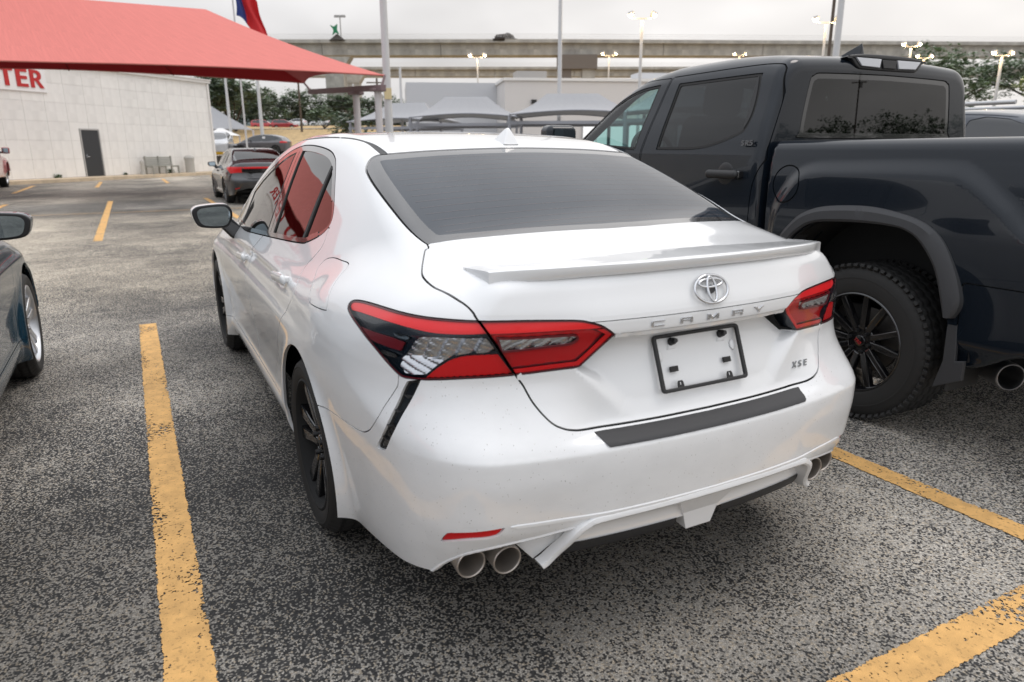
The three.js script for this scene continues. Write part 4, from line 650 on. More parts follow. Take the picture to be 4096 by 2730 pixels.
  c.lampLow = diag([[.767, .818, .869, 1], [.746, .845, .891], [.725, .865, .911], [.704, .879, .928], [.672, .887, .949], [.601, .889, .98, 1], [.567, .834, .994, 1], [.66, .826, .95]]);
  c.lampTop = diag([[.86, .938, .48, 1], [.836, .944, .587], [.812, .947, .726], [.78, .944, .822], [.746, .94, .88], [.705, .94, .925], [.613, .942, .979, 1], [.62, 1.0, .99, 1], [.75, 1.0, .85], [.86, 1.0, .5, 1]]);
  c.lampMark = diag([[.851, .912, .588, 1], [.838, .912, .672], [.813, .911, .761], [.792, .906, .812, 1], [.801, .882, .80, 1], [.822, .884, .747], [.844, .890, .674]]);
  c.sliverA = diag([[.807, .924, .77], [.795, .9245, .80], [.784, .921, .825], [.788, .915, .819], [.80, .916, .79]]);
  c.sliverB = diag([[.832, .870, .725], [.820, .871, .757], [.808, .867, .788], [.811, .861, .783], [.825, .862, .745]]);
  c.insert = diag([[.609, .936, .981, 1], [.592, .932, .987], [.52, .931, 1.01], [.447, .931, 1.031], [.416, .93, 1.04], [.404, .922, 1.042], [.406, .911, 1.039], [.424, .902, 1.031], [.482, .899, 1.018], [.537, .895, 1.002], [.598, .892, .984, 1]]);
  const lid = smooth([[.30, 1.25, 1], [.62, 1.25, 1], [.63, 1.122], [.642, 1.109], [.663, 1.09], [.685, 1.069], [.697, 1.054], [.698, 1.044], [.691, 1.035], [.677, 1.024], [.661, 1.01], [.651, .993], [.646, .978], [.598, .896], [.561, .833], [.543, .804], [.528, .767], [.509, .735], [.489, .711], [.467, .698], [.443, .690], [.401, .684], [.30, .682], [0, .682, 1], [-.3, .682, 1], [-.3, 1.25, 1]], 6);
  const lidTop = polySD(smooth([[-.3, .3, 1], [.60, .3, 1], [.626, .575], [.642, .598], [.663, .637], [.685, .681], [.696, .713], [.699, .759], [.695, .82], [.677, .885], [.661, .921], [.651, .943], [.642, .962, 1], [.60, 1.3, 1], [-.3, 1.3, 1]], 6)), lidRear = rear(lid, .45);
  c.lid = (x, y, z) => Math.max(mix(lidRear(x, y, z), lidTop(Math.abs(x), z), sstep(1.005, 1.035, y)), .45 - z);
  c.strip = (x, y, z) => Math.max(Math.abs(y - .9435) - .0175, z < .8 ? 1 : -1);
  c.quarter = side(smooth([[.30, .592, 1], [.497, .605], [.627, .612], [.672, .624], [.706, .645], [.749, .688], [.771, .733], [.794, .777], [.812, .808, 1], [.85, .812, 1], [1.3, .80, 1], [1.3, .1, 1], [.2, .1, 1], [.2, .592, 1]], 6), .4);
  c.vent = side(smooth([[.829, .806, 1], [.862, .815, 1], [.853, .785], [.837, .728], [.821, .669], [.785, .615], [.768, .603], [.738, .597], [.736, .605], [.786, .667], [.805, .725], [.817, .777]], 6), .6);
  c.reflector = diag([[.751, .388, .928, 1], [.746, .416, .952], [.738, .429, .97], [.68, .446, 1.032], [.628, .455, 1.059, 1], [.643, .433, 1.049], [.66, .424, 1.037], [.709, .412, .995]]);
  c.low = (() => { // everything below this line on the rear bumper is left open for the pipes and the diffuser
    const f = polySD(smooth([[-.4, .43, 1], [.36, .43], [.52, .405], [.592, .388], [.66, .376], [.70, .36], [.722, .335], [.738, .300], [.752, .258, 1], [.752, .05, 1], [-.4, .05, 1]], 5)), g = polySD([[.36, .222], [.46, .226], [.62, .236], [.76, .248], [.9, .265], [1.3, .27], [1.3, 0], [.36, 0]]);
    return (x, y, z) => Math.max(Math.min(f(Math.abs(x), y), g(z, y)), .36 - z);
  })();
  c.ditch = (x, y, z) => { const a = Math.abs(x), ax = z > -.5 ? .528 + .02 * (z + .1) : .52 - .02 * (z + .5) * 0; const w = mix(.0045, .0135, sstep(-.34, -.10, z)); return Math.max(Math.abs(a - mix(.546, .531, sstep(-1.3, -.1, z))) - w, z + .052, -1.55 - z, 1.3 - y); };
  c.hood = top(smooth([[-.3, -2.78, 1], [0, -2.78], [.5, -2.74], [.74, -2.62, 1], [.78, -3.0], [.74, -3.4], [.62, -3.62], [0, -3.74], [-.3, -3.74]], 6), .6);
  c.headlamp = side(smooth([[-3.62, .66], [-3.4, .73], [-3.1, .80], [-3.05, .79], [-3.25, .70], [-3.5, .62]], 6), .4);
  c.grille = (x, y, z) => Math.max(polySD([[-.7, .22], [.7, .22], [.6, .42], [.35, .50], [-.35, .50], [-.6, .42]])(x, y), z + 3.3);
  c.side = side; c.half = half;
  return c;
})();
function ceramicRing(sd, w) { return (x, y, z) => sd(x, y, z) + w; }
function buildSaloon(opt) {
  const { paint, res = .0095, far = .022, wheelMat, detail = true } = opt, F = saloonSkin, C = saloonCut;
  const car = thing(opt.name, opt.label, 'car', opt.pos, opt.turn || 0);
  const h = res, xs = []; for (let i = Math.ceil(.97 / h); i >= 0; i--) xs.push(-h * i - h / 2 + 0); xs.push(h / 2);
  const zs = [...lines(-3.86, -.55, far).slice(0, -1), ...lines(-.55, 1.2, res)];
  let B = skinMesh(F, xs, lines(.13, 1.5, res * 1.02), zs, true);
  const seams = [], both = (m) => join(m, flipX(m));
  const put = (name, m, mat, o = {}) => {                          // one mesh over both halves, or one on each side
    if (!m.t.length) return [];
    const f = o.fold === 0 ? m : folded(m, o.fold || .012);
    if (o.whole) return [part(name, both(f), mat, o.parent || car)];
    return [part(name, f, mat, o.parent?.[0] || car), part(name, flipX(f), mat, o.parent?.[1] || car)];
  };
  const take = (sd, gap, lip) => { const [a, b, s] = carve(B, sd, gap, lip); B = b; if (gap) seams.push(s); return a; };
  // openings
  B = split(B, C.archR)[1]; B = split(B, C.archF)[1]; B = split(B, C.low)[1];
  B = split(B, (x, y, z) => y - .19)[1];
  // rear window: black printed border, tinted pane inside it
  const rg = shift(take(C.glassR, .006, .006), -.003), [pane, border] = split(rg, ceramicRing(C.glassR, .052));
  put('rear_window', pane, opt.filmGlass || M.tint, { whole: true, fold: 0 }).forEach((m) => m.userData.label = 'tinted rear window');
  put('window_border', border, M.glossBlack, { whole: true, fold: .006 });
  const ws = shift(take(C.screen, .006, .006), -.003), [wp, wb] = split(ws, ceramicRing(C.screen, .05));
  put('windscreen', wp, opt.screenMat || M.tint, { whole: true, fold: 0 }); put('windscreen_border', wb, M.glossBlack, { whole: true, fold: .006 });
  // side windows in their frames
  let D = shift(take(C.dlo, .005, .004), -.001), frame;
  [D, frame] = split(D, (x, y, z) => C.dlo(x, y, z) + (y < 1.06 && z < -.3 ? .020 : y > 1.06 && z < -.25 ? .026 : .016));
  let [belt, fr2] = split(frame, (x, y, z) => Math.max(y - mix(.975, 1.075, sstep(-2.0, -.25, z)), z + .22));
  put('belt_moulding', shift(belt, .003), opt.belt || M.glossBlack, { fold: .008 });
  put('window_frame', fr2, M.glossBlack, { fold: .008 });
  const [front, rest1] = split(D, C.lineF), [pillar, rest2] = split(rest1, C.lineR), [rearW, rest3] = split(rest2, C.divA), [bar1, fixed] = split(rest3, C.divB);
  const [ql, fw] = split(front, C.quarterLight);
  put('side_window', shift(fw, -.004), M.tint, { fold: 0 }); put('side_window', shift(rearW, -.004), M.tint, { fold: 0 }); put('side_window', shift(fixed, -.003), M.tint, { fold: 0 });
  put('mirror_sail', ql, M.glossBlack); 
  { const [p1, p2] = split(pillar, C.lineB); put('door_pillar', split(p1, C.lineB, -.003)[0], M.glossBlack); put('door_pillar', split(p2, C.lineB, .003)[1], M.glossBlack); put('window_seal', shift(bar1, .003), M.rubber, { fold: .01 }); }
  { const edge = split(split(rest2, C.lineR, .012)[0], C.lineR, -.001)[1]; put('window_seal', shift(edge, .0015), M.rubber); const e2 = split(split(front, C.lineF, 0)[0], C.lineF, -.008)[1]; put('window_seal', shift(e2, .0012), M.rubber); }
  // roof joint strips
  put('roof_moulding', shift(take(C.ditch, .001, 0), -.003), M.satinBlack, { fold: .006 });
  // tail lamps: the skin is opened and a fine lens with its own depth is set in
  let lampHole; [lampHole, B] = split(B, C.lamp, .0015);
  if (!opt.tail) put('tail_lamp', lampHole, opt.lampMat || M.redLens, { fold: .02 });
  const lid = take(C.lid, .005, .005);
  const [strip, lidRest] = detail ? split(lid, C.strip) : [{ p: [], n: [], t: [] }, lid];
  const lidMesh = put('trunk_lid', detail ? folded(split(lid, (x, y, z) => -C.strip(x, y, z), -.0012)[0], .006) : lid, paint, { whole: true })[0];
  if (detail) put('trim_strip', shift(split(strip, C.strip, -.0008)[0], .0015), paint, { whole: true, parent: lidMesh });
  const strips = put('vent_trim', shift(take(C.vent, .003, .004), -.010), M.glossBlack, { fold: .004 });
  if (detail) for (let k = 0; k < 4; k++) { const t = (k + .8) / 4.6, y = mix(.80, .605, t), z = mix(.846, .76, Math.pow(t, .8)), x = .5; for (const s of [-1, 1]) { let a = .70; while (F(a, y, z) < 0) a += .001; part('vent_rib', box(.020, .0035, .034, s * (a - .0135), y, z, .001), M.satinBlack, strips[s < 0 ? 0 : 1]); } }
  const refl = take(C.reflector, .002, .004);
  put('reflector', shift(refl, -.006), M.redLens, { fold: .004 });
  const bumper = take((x, y, z) => Math.max(Math.min(C.quarter(x, y, z), Math.max(y - .90, .80 - z)), y - .90), .0035, .004);
  const bumperMesh = put('rear_bumper', bumper, opt.specked || paint, { whole: true, fold: .02 })[0];
  put('fuel_door', take(C.fuel, .003, .004), paint, { fold: .01 })[1]?.removeFromParent();
  const dR = put('door', take(C.doorR, .0045, .005), paint), dF = put('door', take(C.doorF, .0045, .005), paint);
  put('side_skirt', take(C.skirt, .003, .004), paint);
  put('hood', take(C.hood, .005, .005), paint, { whole: true });
  { const hl = take(C.headlamp, .004, .004); put('headlamp', hl, M.lampBlack); const gr = take(C.grille, .003, .004); put('grille', shift(gr, -.02), M.satinBlack, { whole: true }); }
  { const [roof, lower] = split(B, (x, y, z) => 1.32 - y + 5 * Math.max(0, Math.abs(x) - mix(.546, .531, sstep(-1.3, -.1, z))) ), [q, f] = split(lower, (x, y, z) => -1.75 - z);
    put('roof', roof, paint, { whole: true }); put('quarter_panel', q, paint, { whole: false }); put('front_fender', f, paint, { whole: true }); }
  for (const s of seams) put('joint_seal', shift(s, -.009), M.joint, { fold: 0 });
  // wheel wells
  for (const s of [-1, 1]) for (const zc of [.025, -2.83]) {
    const w = new THREE.CylinderGeometry(.40, .40, .28, 40, 1, true, -.25, Math.PI + .5).rotateZ(Math.PI / 2).translate(s * .685, .345, zc), c = new THREE.CircleGeometry(.40, 40).rotateY(s * Math.PI / 2).translate(s * .57, .345, zc);
    part('wheel_liner', [w, c], M.joint, car);
  }
  part('underbody', [box(1.1, .06, 4.2, 0, .22, -1.4), box(1.3, .06, .6, 0, .34, .55), box(1.5, .5, .05, 0, .45, .42), box(1.5, .5, .05, 0, .5, -.42)], M.joint, car);
  // wheels
  for (const s of [-1, 1]) for (const zc of [0, -2.825]) { const w = makeWheel({ R: .335, rim: .2413, w: .225, spokes: 5, style: opt.wheelStyle || 'split', rimMat: wheelMat, barrelMat: opt.barrelMat, lugMat: opt.barrelMat && M.satinBlack, turn: s * .25 + zc }); w.position.set(s * (zc ? .79 : .785), .335, zc); if (s > 0) w.rotation.y = Math.PI; car.add(w); }
  // cabin
  const seat = (x, z, w, rear) => {
    const g = new THREE.Group(); g.name = 'seat'; car.add(g);
    part('backrest', new RoundedBoxGeometry(w, .62, .14, 4, .06).rotateX(rear ? .42 : .32).translate(x, rear ? .84 : .86, z), M.cloth, g);
    part('cushion', new RoundedBoxGeometry(w, .16, .52, 3, .06).translate(x, .48, z - .36), M.cloth, g);
    if (!rear) part('headrest', new RoundedBoxGeometry(.27, .19, .10, 4, .045).rotateX(.2).translate(x, 1.24, z + .11), M.cloth, g);
    else for (const q of [-.36, .36]) part('headrest', new RoundedBoxGeometry(.25, .15, .10, 4, .045).rotateX(.2).translate(x + q, 1.17, z + .16), M.cloth, g);
  };
  seat(-.38, -1.02, .50, false); seat(.38, -1.02, .50, false); seat(0, -.12, 1.26, true);
  part('cabin_floor', [box(1.5, .04, 2.9, 0, .30, -1.2), box(1.4, .05, .6, 0, 1.0, .34), box(1.45, .35, .4, 0, .82, -2.3, .06), box(.04, .5, 2.6, -.80, .62, -1.2), box(.04, .5, 2.6, .80, .62, -1.2)], M.cloth, car);
  part('steering_wheel', new THREE.TorusGeometry(.185, .016, 10, 36).rotateX(-.4).translate(-.38, .95, -1.72), M.satinBlack, car);
  // mirrors
  for (const s of [-1, 1]) {
    const m = new THREE.Group(); m.name = 'door_mirror'; car.add(m); m.position.set(s * .955, 1.015, -2.03); m.scale.x = s < 0 ? 1 : -1;
    const outl = smooth([[-.118, .02], [-.10, .052], [-.055, .064], [.045, .070], [.085, .060], [.105, .02], [.095, -.03], [.06, -.068], [-.04, -.068], [-.095, -.048]], 5);
    const shell = (k, z0, d) => { const g = new THREE.ExtrudeGeometry(shapeOf(outl.map(([x, y]) => [x * k, y * k])), { depth: d, bevelEnabled: true, bevelThickness: .05, bevelSize: .022, bevelOffset: -.022, bevelSegments: 6, steps: 1 }); return g.translate(0, 0, z0); };
    part('mirror_housing', shell(1.0, -.10, .05), paint, m);
    part('mirror_bezel', extrude(outl.map(([x, y]) => [x * .985, y * .985]), .03, .008, 3).translate(0, 0, -.018), M.satinBlack, m);
    part('mirror_glass', new THREE.ShapeGeometry(shapeOf(outl.map(([x, y]) => [x * .80 + .004, y * .80]))).rotateY(s < 0 ? -.06 : -.06).translate(0, 0, .022), M.mirror, m);
    part('mirror_foot', new THREE.ExtrudeGeometry(shapeOf([[.03, -.05], [.085, -.02], [.16, -.10], [.14, -.155], [.09, -.12]]), { depth: .08, bevelEnabled: true, bevelSize: .012, bevelThickness: .02, bevelSegments: 3 }).translate(0, 0, -.10), M.glossBlack, m);
  }
  // door handles
  for (const [d, zc, yc] of [[dR, -.42, .893], [dF, -1.50, .842]]) for (const s of [-1, 1]) {
    let a = .7; while (F(s * a, yc, zc - .12) < 0) a += .001;
    const tilt = -.30;
    const hb = new THREE.CapsuleGeometry(.0185, .20, 8, 18).rotateX(Math.PI / 2 - .06); hb.scale(.62, 1.1, 1); 
    const root = d[s < 0 ? 0 : 1];
    part('handle', hb.translate(s * (a + .021), yc, zc), paint, root);
    for (const e of [-1, 1]) part('handle_mount', new RoundedBoxGeometry(.030, .026, .034, 2, .008).translate(s * (a + .006), yc + e * .006, zc + e * .092), paint, root);
  }
  // antenna fin
  { const pts = [[-.215, 0], [-.175, .020], [-.12, .043], [-.06, .064], [-.035, .069], [-.02, .062], [0, 0]], g = new THREE.ExtrudeGeometry(shapeOf(smooth(pts, 5, false)), { depth: .004, bevelEnabled: true, bevelThickness: .022, bevelSize: .004, bevelOffset: -.004, bevelSegments: 5, steps: 1 });
    const p = g.attributes.position; for (let i = 0; i < p.count; i++) { const y = p.getY(i), z = p.getZ(i) - .002; p.setZ(i, z * mix(1.45, .30, clamp(y / .066, 0, 1))); } g.computeVertexNormals();
    part('antenna_fin', g.rotateY(-Math.PI / 2).rotateX(-.16).translate(0, 1.403, -.085), paint, car); }
  return { car, lidMesh, bumperMesh, paint };
}
// ---------- the close-up tail of the white saloon ----------
function dressTail({ car, lidMesh, bumperMesh, paint }) {
  const F = saloonSkin, C = saloonCut;
  // tail lamps, seen along the diagonal so that the lens wraps the corner
  const us = lines(-.27, .56, .0034), vs = lines(.805, .985, .0034), r = .7071, d = [r, 0, -r];
  const pt = (u, v) => { const s = u / r, m = .78; return [-(m - s / 2) - .6 * r + 0, v, (m + s / 2) + .6 * r]; };
  const P = skinPatch(saloonSkinFull, pt, d, us, vs);
  const outer = split(P, C.lamp, -.001)[0];
  const zones = (m, list) => { const out = {}; let rest = m; for (const [n, sd, l] of list) { const [a, b] = split(rest, sd, l || 0); out[n] = a; rest = b; } out.rest = rest; return out; };
  for (const side of ['quarter', 'lid']) {
    const keep = split(outer, C.lid, side === 'lid' ? -.003 : .003)[side === 'lid' ? 0 : 1];
    for (const s of [-1, 1]) {
      const mir = (m) => s < 0 ? m : flipX(m), g = new THREE.Group(); g.name = 'tail_lamp'; car.add(g);
      g.userData.label = side === 'lid' ? 'inner tail lamp set in the trunk lid' : 'outer tail lamp wrapping the rear corner';
      part('lens', mir(folded(keep, .003)), M.lens, g);
      { const f = folded(keep, side === 'lid' ? .055 : .03), n = keep.t.length; f.t = f.t.slice(n); part('lamp_side', mir(compact(f)), M.lampBlack, g); }
      const deep = (m, q) => mir(folded(shift(m, q), .004));
      const rimz = split(keep, C.lamp, -.0045);
      part('lens_rim', mir(shift(rimz[1], -.0025)), M.redDark, g);
      if (side === 'quarter') {
        const z = zones(rimz[0], [['top', C.lampTop, -.0025], ['clear', C.lampClear, -.0028], ['low', C.lampLow, -.0022], ['mark', C.lampMark], ['sa', C.sliverA], ['sb', C.sliverB]]);
        const round = (x, y) => -.004 - .010 * Math.pow(clamp(Math.abs(y - .961) / .02, 0, 1), 2);
        part('light_bar', deep(z.top, (x, y, zz) => round(x, y)), M.redBright, g);
        part('brake_light', deep(z.low, (x, y, zz) => -.008 - .004 * (Math.sin((zz - Math.abs(x)) * 260) > .2 ? 1 : 0)), M.redLens, g);
        part('marker_reflector', deep(z.mark, -.006), M.redDark, g);
        part('lamp_trim', deep(z.sa, -.003), M.chrome, g); part('lamp_trim', deep(z.sb, -.003), M.chrome, g);
        part('lamp_housing', deep(z.rest, -.014), M.lampBlack, g);
        const facet = (x, y, zz) => { const u = (zz + x) * r, q = u * 0 + (zz - Math.abs(x)) * r, low = y < .875 && q < .13, a = low ? (y + q * .35) / .022 : (q * 1.0 - y * .55) / .046; const f = a - Math.floor(a); return -.008 - .013 * f * f - .0007 * (Math.floor(y / .011 + q * 40) & 1); };
        const cm = shift(z.clear, facet), flat = toCreased(cm); part('reflector_bowl', s < 0 ? flat : mirrorGeo(flat), M.lampChrome, g);
      } else {
        const z = zones(rimz[0], [['ins', C.insert]]);
        const ins = split(z.ins, C.insert, -.005);
        part('insert_rim', deep(ins[1], -.004), M.redDark, g);
        const flat = toCreased(shift(ins[0], (x, y, zz) => { const q = Math.abs(x), a = q / .052, f = a - Math.floor(a); return -.006 - .010 * Math.abs(f - .5) * 2 - .0007 * (Math.floor(y / .009 + q * 60) & 1); }));
        part('reversing_light', s < 0 ? flat : mirrorGeo(flat), M.lampChrome, g);
        const [up, low] = split(z.rest, (x, y, zz) => .940 - y);
        part('light_bar', deep(split(up, (x, y) => .9425 - y)[0], (x, y) => -.004 - .008 * Math.pow(clamp(Math.abs(y - .957) / .02, 0, 1), 2)), M.redBright, g);
        const [core, rim2] = split(low, C.lamp, -.0165), [gap2, band2] = split(rim2, C.lamp, -.0145), [core2] = split(core, C.lamp, -.019);
        part('lamp_rim', deep(band2, -.0045), M.redLens, g); part('lamp_groove', deep(join(gap2, split(core, C.lamp, -.019)[1], split(up, (x, y) => .9425 - y)[1]), -.014), M.redDark, g);
        part('lamp_body', deep(core2, (x, y, zz) => -.010 - .0045 * Math.abs(Math.sin(Math.abs(x) * 88 + y * 30))), M.redMid, g);
      }
    }
  }
  const on = (x, y, out = 0, dir = 1) => { let z = 1.3; while (F(x, y, z) > 0 && z > .3) z -= .0008; return [x, y, z + out]; };
  const tiltAt = (x, y) => { const g = [0, 0, 0]; gradAt(F, ...on(x, y), g); const l = Math.hypot(...g), n = g.map((v) => v / l); return new THREE.Quaternion().setFromUnitVectors(new THREE.Vector3(0, 0, 1), new THREE.Vector3(...n)); };
  const seat = (g, x, y, out = 0) => { g.applyQuaternion(tiltAt(x, y)); const p = on(x, y, out); return g.translate(...p); };
  // badge: three ellipses in a ring
  { const b = new THREE.Group(); b.name = 'badge'; lidMesh.add(b);
    const ell = (rx, ry, cx, cy, t, zf, tf) => { const pts = []; for (let k = 0; k < 48; k++) { const a = k / 48 * 2 * Math.PI; pts.push(new THREE.Vector3(cx + rx * Math.cos(a), cy + ry * Math.sin(a), zf || 0)); } const g = new THREE.TubeGeometry(new THREE.CatmullRomCurve3(pts, true), 96, t, 8, true); const p = g.attributes.position, n = g.attributes.normal; return g; };
    const q = tiltAt(0, 1.016), at = on(0, 1.016, .010), fix = (g) => g.applyQuaternion(q).translate(...at);
    const flatten = (g) => { g.scale(1, 1, .9); return g; };
    part('badge_ring', fix(flatten(ell(.0580, .0390, 0, 0, .0042))), M.chrome, b);
    part('badge_loop', fix(flatten(ell(.0405, .0115, 0, .0165, .0040, .001))), M.chrome, b);
    part('badge_loop', fix(flatten(ell(.0145, .0345, 0, -.001, .0040, .002))), M.chrome, b);
    part('badge_base', fix(new THREE.CylinderGeometry(.012, .012, .012, 12).rotateX(Math.PI / 2).translate(0, 0, -.006)), M.satinBlack, b); }
  // raised letters on the strip
  { const H = .0165, W = .042, t = .0042, w2 = W / 2, h2 = H / 2, L = {
      C: [[w2, h2], [-w2 + .003, h2], [-w2, h2 - .004], [-w2, -h2 + .003], [-w2 + .003, -h2], [w2, -h2], [w2, -h2 + t], [-w2 + .008, -h2 + t], [-w2 + .008, h2 - t], [w2, h2 - t]],
      A: [[-w2, -h2], [-w2, h2 - .003], [-w2 + .004, h2], [w2 - .004, h2], [w2, h2 - .003], [w2, -h2], [w2 - .0085, -h2], [w2 - .0085, -.0022], [-w2 + .0085, -.0022], [-w2 + .0085, -h2]],
      M: [[-w2, -h2], [-w2, h2], [-w2 + .009, h2], [0, -.001], [w2 - .009, h2], [w2, h2], [w2, -h2], [w2 - .0085, -h2], [w2 - .0085, h2 - .008], [.003, -h2 + .001], [-.003, -h2 + .001], [-w2 + .0085, h2 - .008], [-w2 + .0085, -h2]],
      R: [[-w2, -h2], [-w2, h2], [w2 - .004, h2], [w2, h2 - .003], [w2, 0], [w2 - .003, -.003], [w2, -h2], [w2 - .009, -h2], [w2 - .011, -.003], [-w2 + .0085, -.003], [-w2 + .0085, -h2]],
      Y: [[-w2, h2], [-w2 + .010, h2], [0, .0015], [w2 - .010, h2], [w2, h2], [.0045, -.003], [.0045, -h2], [-.0045, -h2], [-.0045, -.003]] };
    const slot = { A: [[-w2 + .0085, .0018], [w2 - .0085, .0018], [w2 - .0085, h2 - t], [-w2 + .0085, h2 - t]], R: [[-w2 + .0085, .0018], [w2 - .006, .0018], [w2 - .006, h2 - t], [-w2 + .0085, h2 - t]] };
    for (const [ch, x] of [['C', -.184], ['A', -.091], ['M', 0], ['R', .093], ['Y', .178]]) {
      const s = shapeOf(L[ch]); if (slot[ch]) s.holes.push(new THREE.Path(slot[ch].map(([a, b]) => new THREE.Vector2(a, b))));
      const g = new THREE.ExtrudeGeometry(s, { depth: .003, bevelEnabled: true, bevelThickness: .0015, bevelSize: .0008, bevelOffset: -.0008, bevelSegments: 2 });
      part('model_letter', seat(g, x, .9425, .001), M.chrome, lidMesh);
    }
    const xse = merged([...'XSE'].map((c, i) => lettering(c, .019, .003).scale(1.25, 1, 1).translate((i - 1) * .0255, 0, 0))); xse.applyMatrix4(new THREE.Matrix4().makeShear(0, 0, .32, 0, 0, 0));
    part('trim_letters', seat(xse, .408, .738, .001), M.darkChrome, lidMesh); }
  // plate frame with its screws and pads
  { const q = tiltAt(0, .80), base = on(0, .815, .010), fix = (g) => g.applyQuaternion(q).translate(base[0], base[1], base[2]);
    const w = .157, h = .0805, rr = .012, rect = (W, H, R) => { const s = []; for (const [cx, cy, a0] of [[W - R, H - R, 0], [-W + R, H - R, 90], [-W + R, -H + R, 180], [W - R, -H + R, 270]]) for (let k = 0; k <= 5; k++) { const a = (a0 + k * 18) * Math.PI / 180; s.push([cx + R * Math.cos(a), cy + R * Math.sin(a)]); } return s; };
    const s = shapeOf(rect(w, h, rr)); s.holes.push(new THREE.Path(rect(w - .0115, h - .0105, .004).map(([a, b]) => new THREE.Vector2(a, b))));
    const f = part('plate_frame', fix(new THREE.ExtrudeGeometry(s, { depth: .004, bevelEnabled: true, bevelThickness: .003, bevelSize: .0025, bevelOffset: -.0025, bevelSegments: 2 })), M.satinBlack, lidMesh);
    for (const x of [-.09, .09]) {
      const tab = new THREE.Shape([[-.0105, 0], [.0105, 0], [.0095, .012], [.006, .0185], [-.006, .0185], [-.0095, .012]].map(([a, b]) => new THREE.Vector2(a, b))); const hole = new THREE.Path(); hole.absellipse(0, .0105, .0035, .0055, 0, Math.PI * 2); tab.holes.push(hole);
      part('frame_tab', fix(new THREE.ExtrudeGeometry(tab, { depth: .004, bevelEnabled: false }).translate(x, -h + .010, .001)), M.satinBlack, f);
      part('plate_screw', fix(new THREE.CylinderGeometry(.0095, .0115, .014, 20).rotateX(Math.PI / 2).translate(x, h - .0225, .003)), M.satinBlack, lidMesh);
      part('screw_head', fix(new THREE.CylinderGeometry(.0065, .0075, .012, 6).rotateX(Math.PI / 2).translate(x, h - .0225, .014)), M.satinBlack, lidMesh);
      part('screw_boss', fix(new THREE.CylinderGeometry(.014, .024, .010, 3).rotateX(Math.PI / 2).rotateZ(Math.PI).scale(1, 1.25, 1).translate(x, h - .032, -.010)), paint, lidMesh);
      part('foam_pad', fix(box(.026, .0155, .006, x * 1.08, -.018, -.004)), M.rubber, lidMesh);
      part('pressed_dimple', fix(new THREE.SphereGeometry(.014, 18, 10).scale(.8, 1.1, .22).translate(x * 1.5, .022, -.009)), paint, lidMesh);
    }
    part('lid_switch', seat(box(.05, .012, .02, 0, 0, 0, .004), 0, .915, .0), M.satinBlack, lidMesh); }
  // bumper step pad: follows the shelf and turns down over the edge
  { const rows = [], N = 60; for (let i = 0; i <= N; i++) {
      const t = i / N * 2 - 1, sh = [[.676, -.004], [.6745, .0035], [.668, .005], [.660, .006], [.652, .006], [.646, .004], [.645, -.004]], L = [.378, .376, .372, .368, .364, .358, .356];
      rows.push(sh.map(([y, o], k) => { const x = t * L[k]; return on(x, y, o * 1.0); })); }
    const pos = [], idx = []; rows.forEach((r2) => r2.forEach((p) => pos.push(...p))); const W = rows[0].length; for (let i = 0; i < N; i++) for (let j = 0; j < W - 1; j++) { const a = i * W + j, b = a + W; idx.push(a, a + 1, b + 1, a, b + 1, b); }
    for (const i of [0, N]) for (let j = 1; j < W - 1; j++) idx.push(...(i ? [i * W, i * W + j + 1, i * W + j] : [i * W, i * W + j, i * W + j + 1]));
    let g = new THREE.BufferGeometry(); g.setAttribute('position', new THREE.Float32BufferAttribute(pos, 3)); g.setIndex(idx); g = toCreasedNormals(g, .6);
    part('bumper_pad', g, M.padRubber, car); }
  // spoiler lip on the trunk edge
  { const N = 64, tz = tab([[0, 1.058], [.2, 1.046], [.4, 1.012], [.5, .982], [.56, .948], [.60, .925]]), ty = tab([[0, 1.103], [.3, 1.102], [.5, 1.098], [.56, 1.094], [.60, 1.090]]), bz = tab([[0, 1.046], [.2, 1.036], [.4, 1.003], [.5, .974], [.56, .944], [.60, .926]]), by = tab([[0, 1.074], [.3, 1.071], [.5, 1.063], [.57, 1.057], [.60, 1.055]]), fz = tab([[0, .905], [.3, .895], [.5, .86], [.58, .81], [.612, .79]]);
    const deckY = (x, z) => { let y = 1.2; while (F(x, y, z) > 0 && y > .8) y -= .0008; return y; };
    const rows = []; for (let i = 0; i <= N; i++) {
      let t = i / N * 2 - 1; t = Math.sign(t) * (1 - Math.pow(1 - Math.abs(t), 1.25)); const a = Math.abs(t), e = .60 * a, s = Math.sign(t) || 1, z0 = fz(e * 1.02), zT = tz(e), yT = ty(e), zB = bz(e), yB = by(e), x = t * .60, row = [];
      for (let k = 0; k <= 7; k++) { const u = k / 7, z = mix(z0, zT - .004, u), y0 = deckY(x, z) + .0008; row.push([x * mix(1.02, 1, u), mix(Math.max(y0, deckY(x, z0) + .0008 + (yT - deckY(x, z0)) * Math.pow(u, 1.6)), yT, u > .92 ? 1 : 0), z]); }
      row.push([x, yT - .002, zT], [x, yT - .006, zT + .0005], [x, mix(yT, yB, .6), mix(zT, zB, .5)], [x, yB + .003, zB], [x, yB, zB - .004], [x, yB - .002, zB - .014]);
      rows.push(row); }
    const pos = [], idx = [], W = rows[0].length; rows.forEach((q) => q.forEach((p) => pos.push(...p)));
    for (let i = 0; i < N; i++) for (let j = 0; j < W - 1; j++) { const a = i * W + j, b = a + W; idx.push(a, a + 1, b + 1, a, b + 1, b); }
    for (const i of [0, N]) for (let j = 1; j < W - 1; j++) idx.push(...(i ? [i * W, i * W + j + 1, i * W + j] : [i * W, i * W + j, i * W + j + 1]));
    let g = new THREE.BufferGeometry(); g.setAttribute('position', new THREE.Float32BufferAttribute(pos, 3)); g.setIndex(idx); g = toCreasedNormals(g, .7);
    part('spoiler', g, paint, lidMesh); }
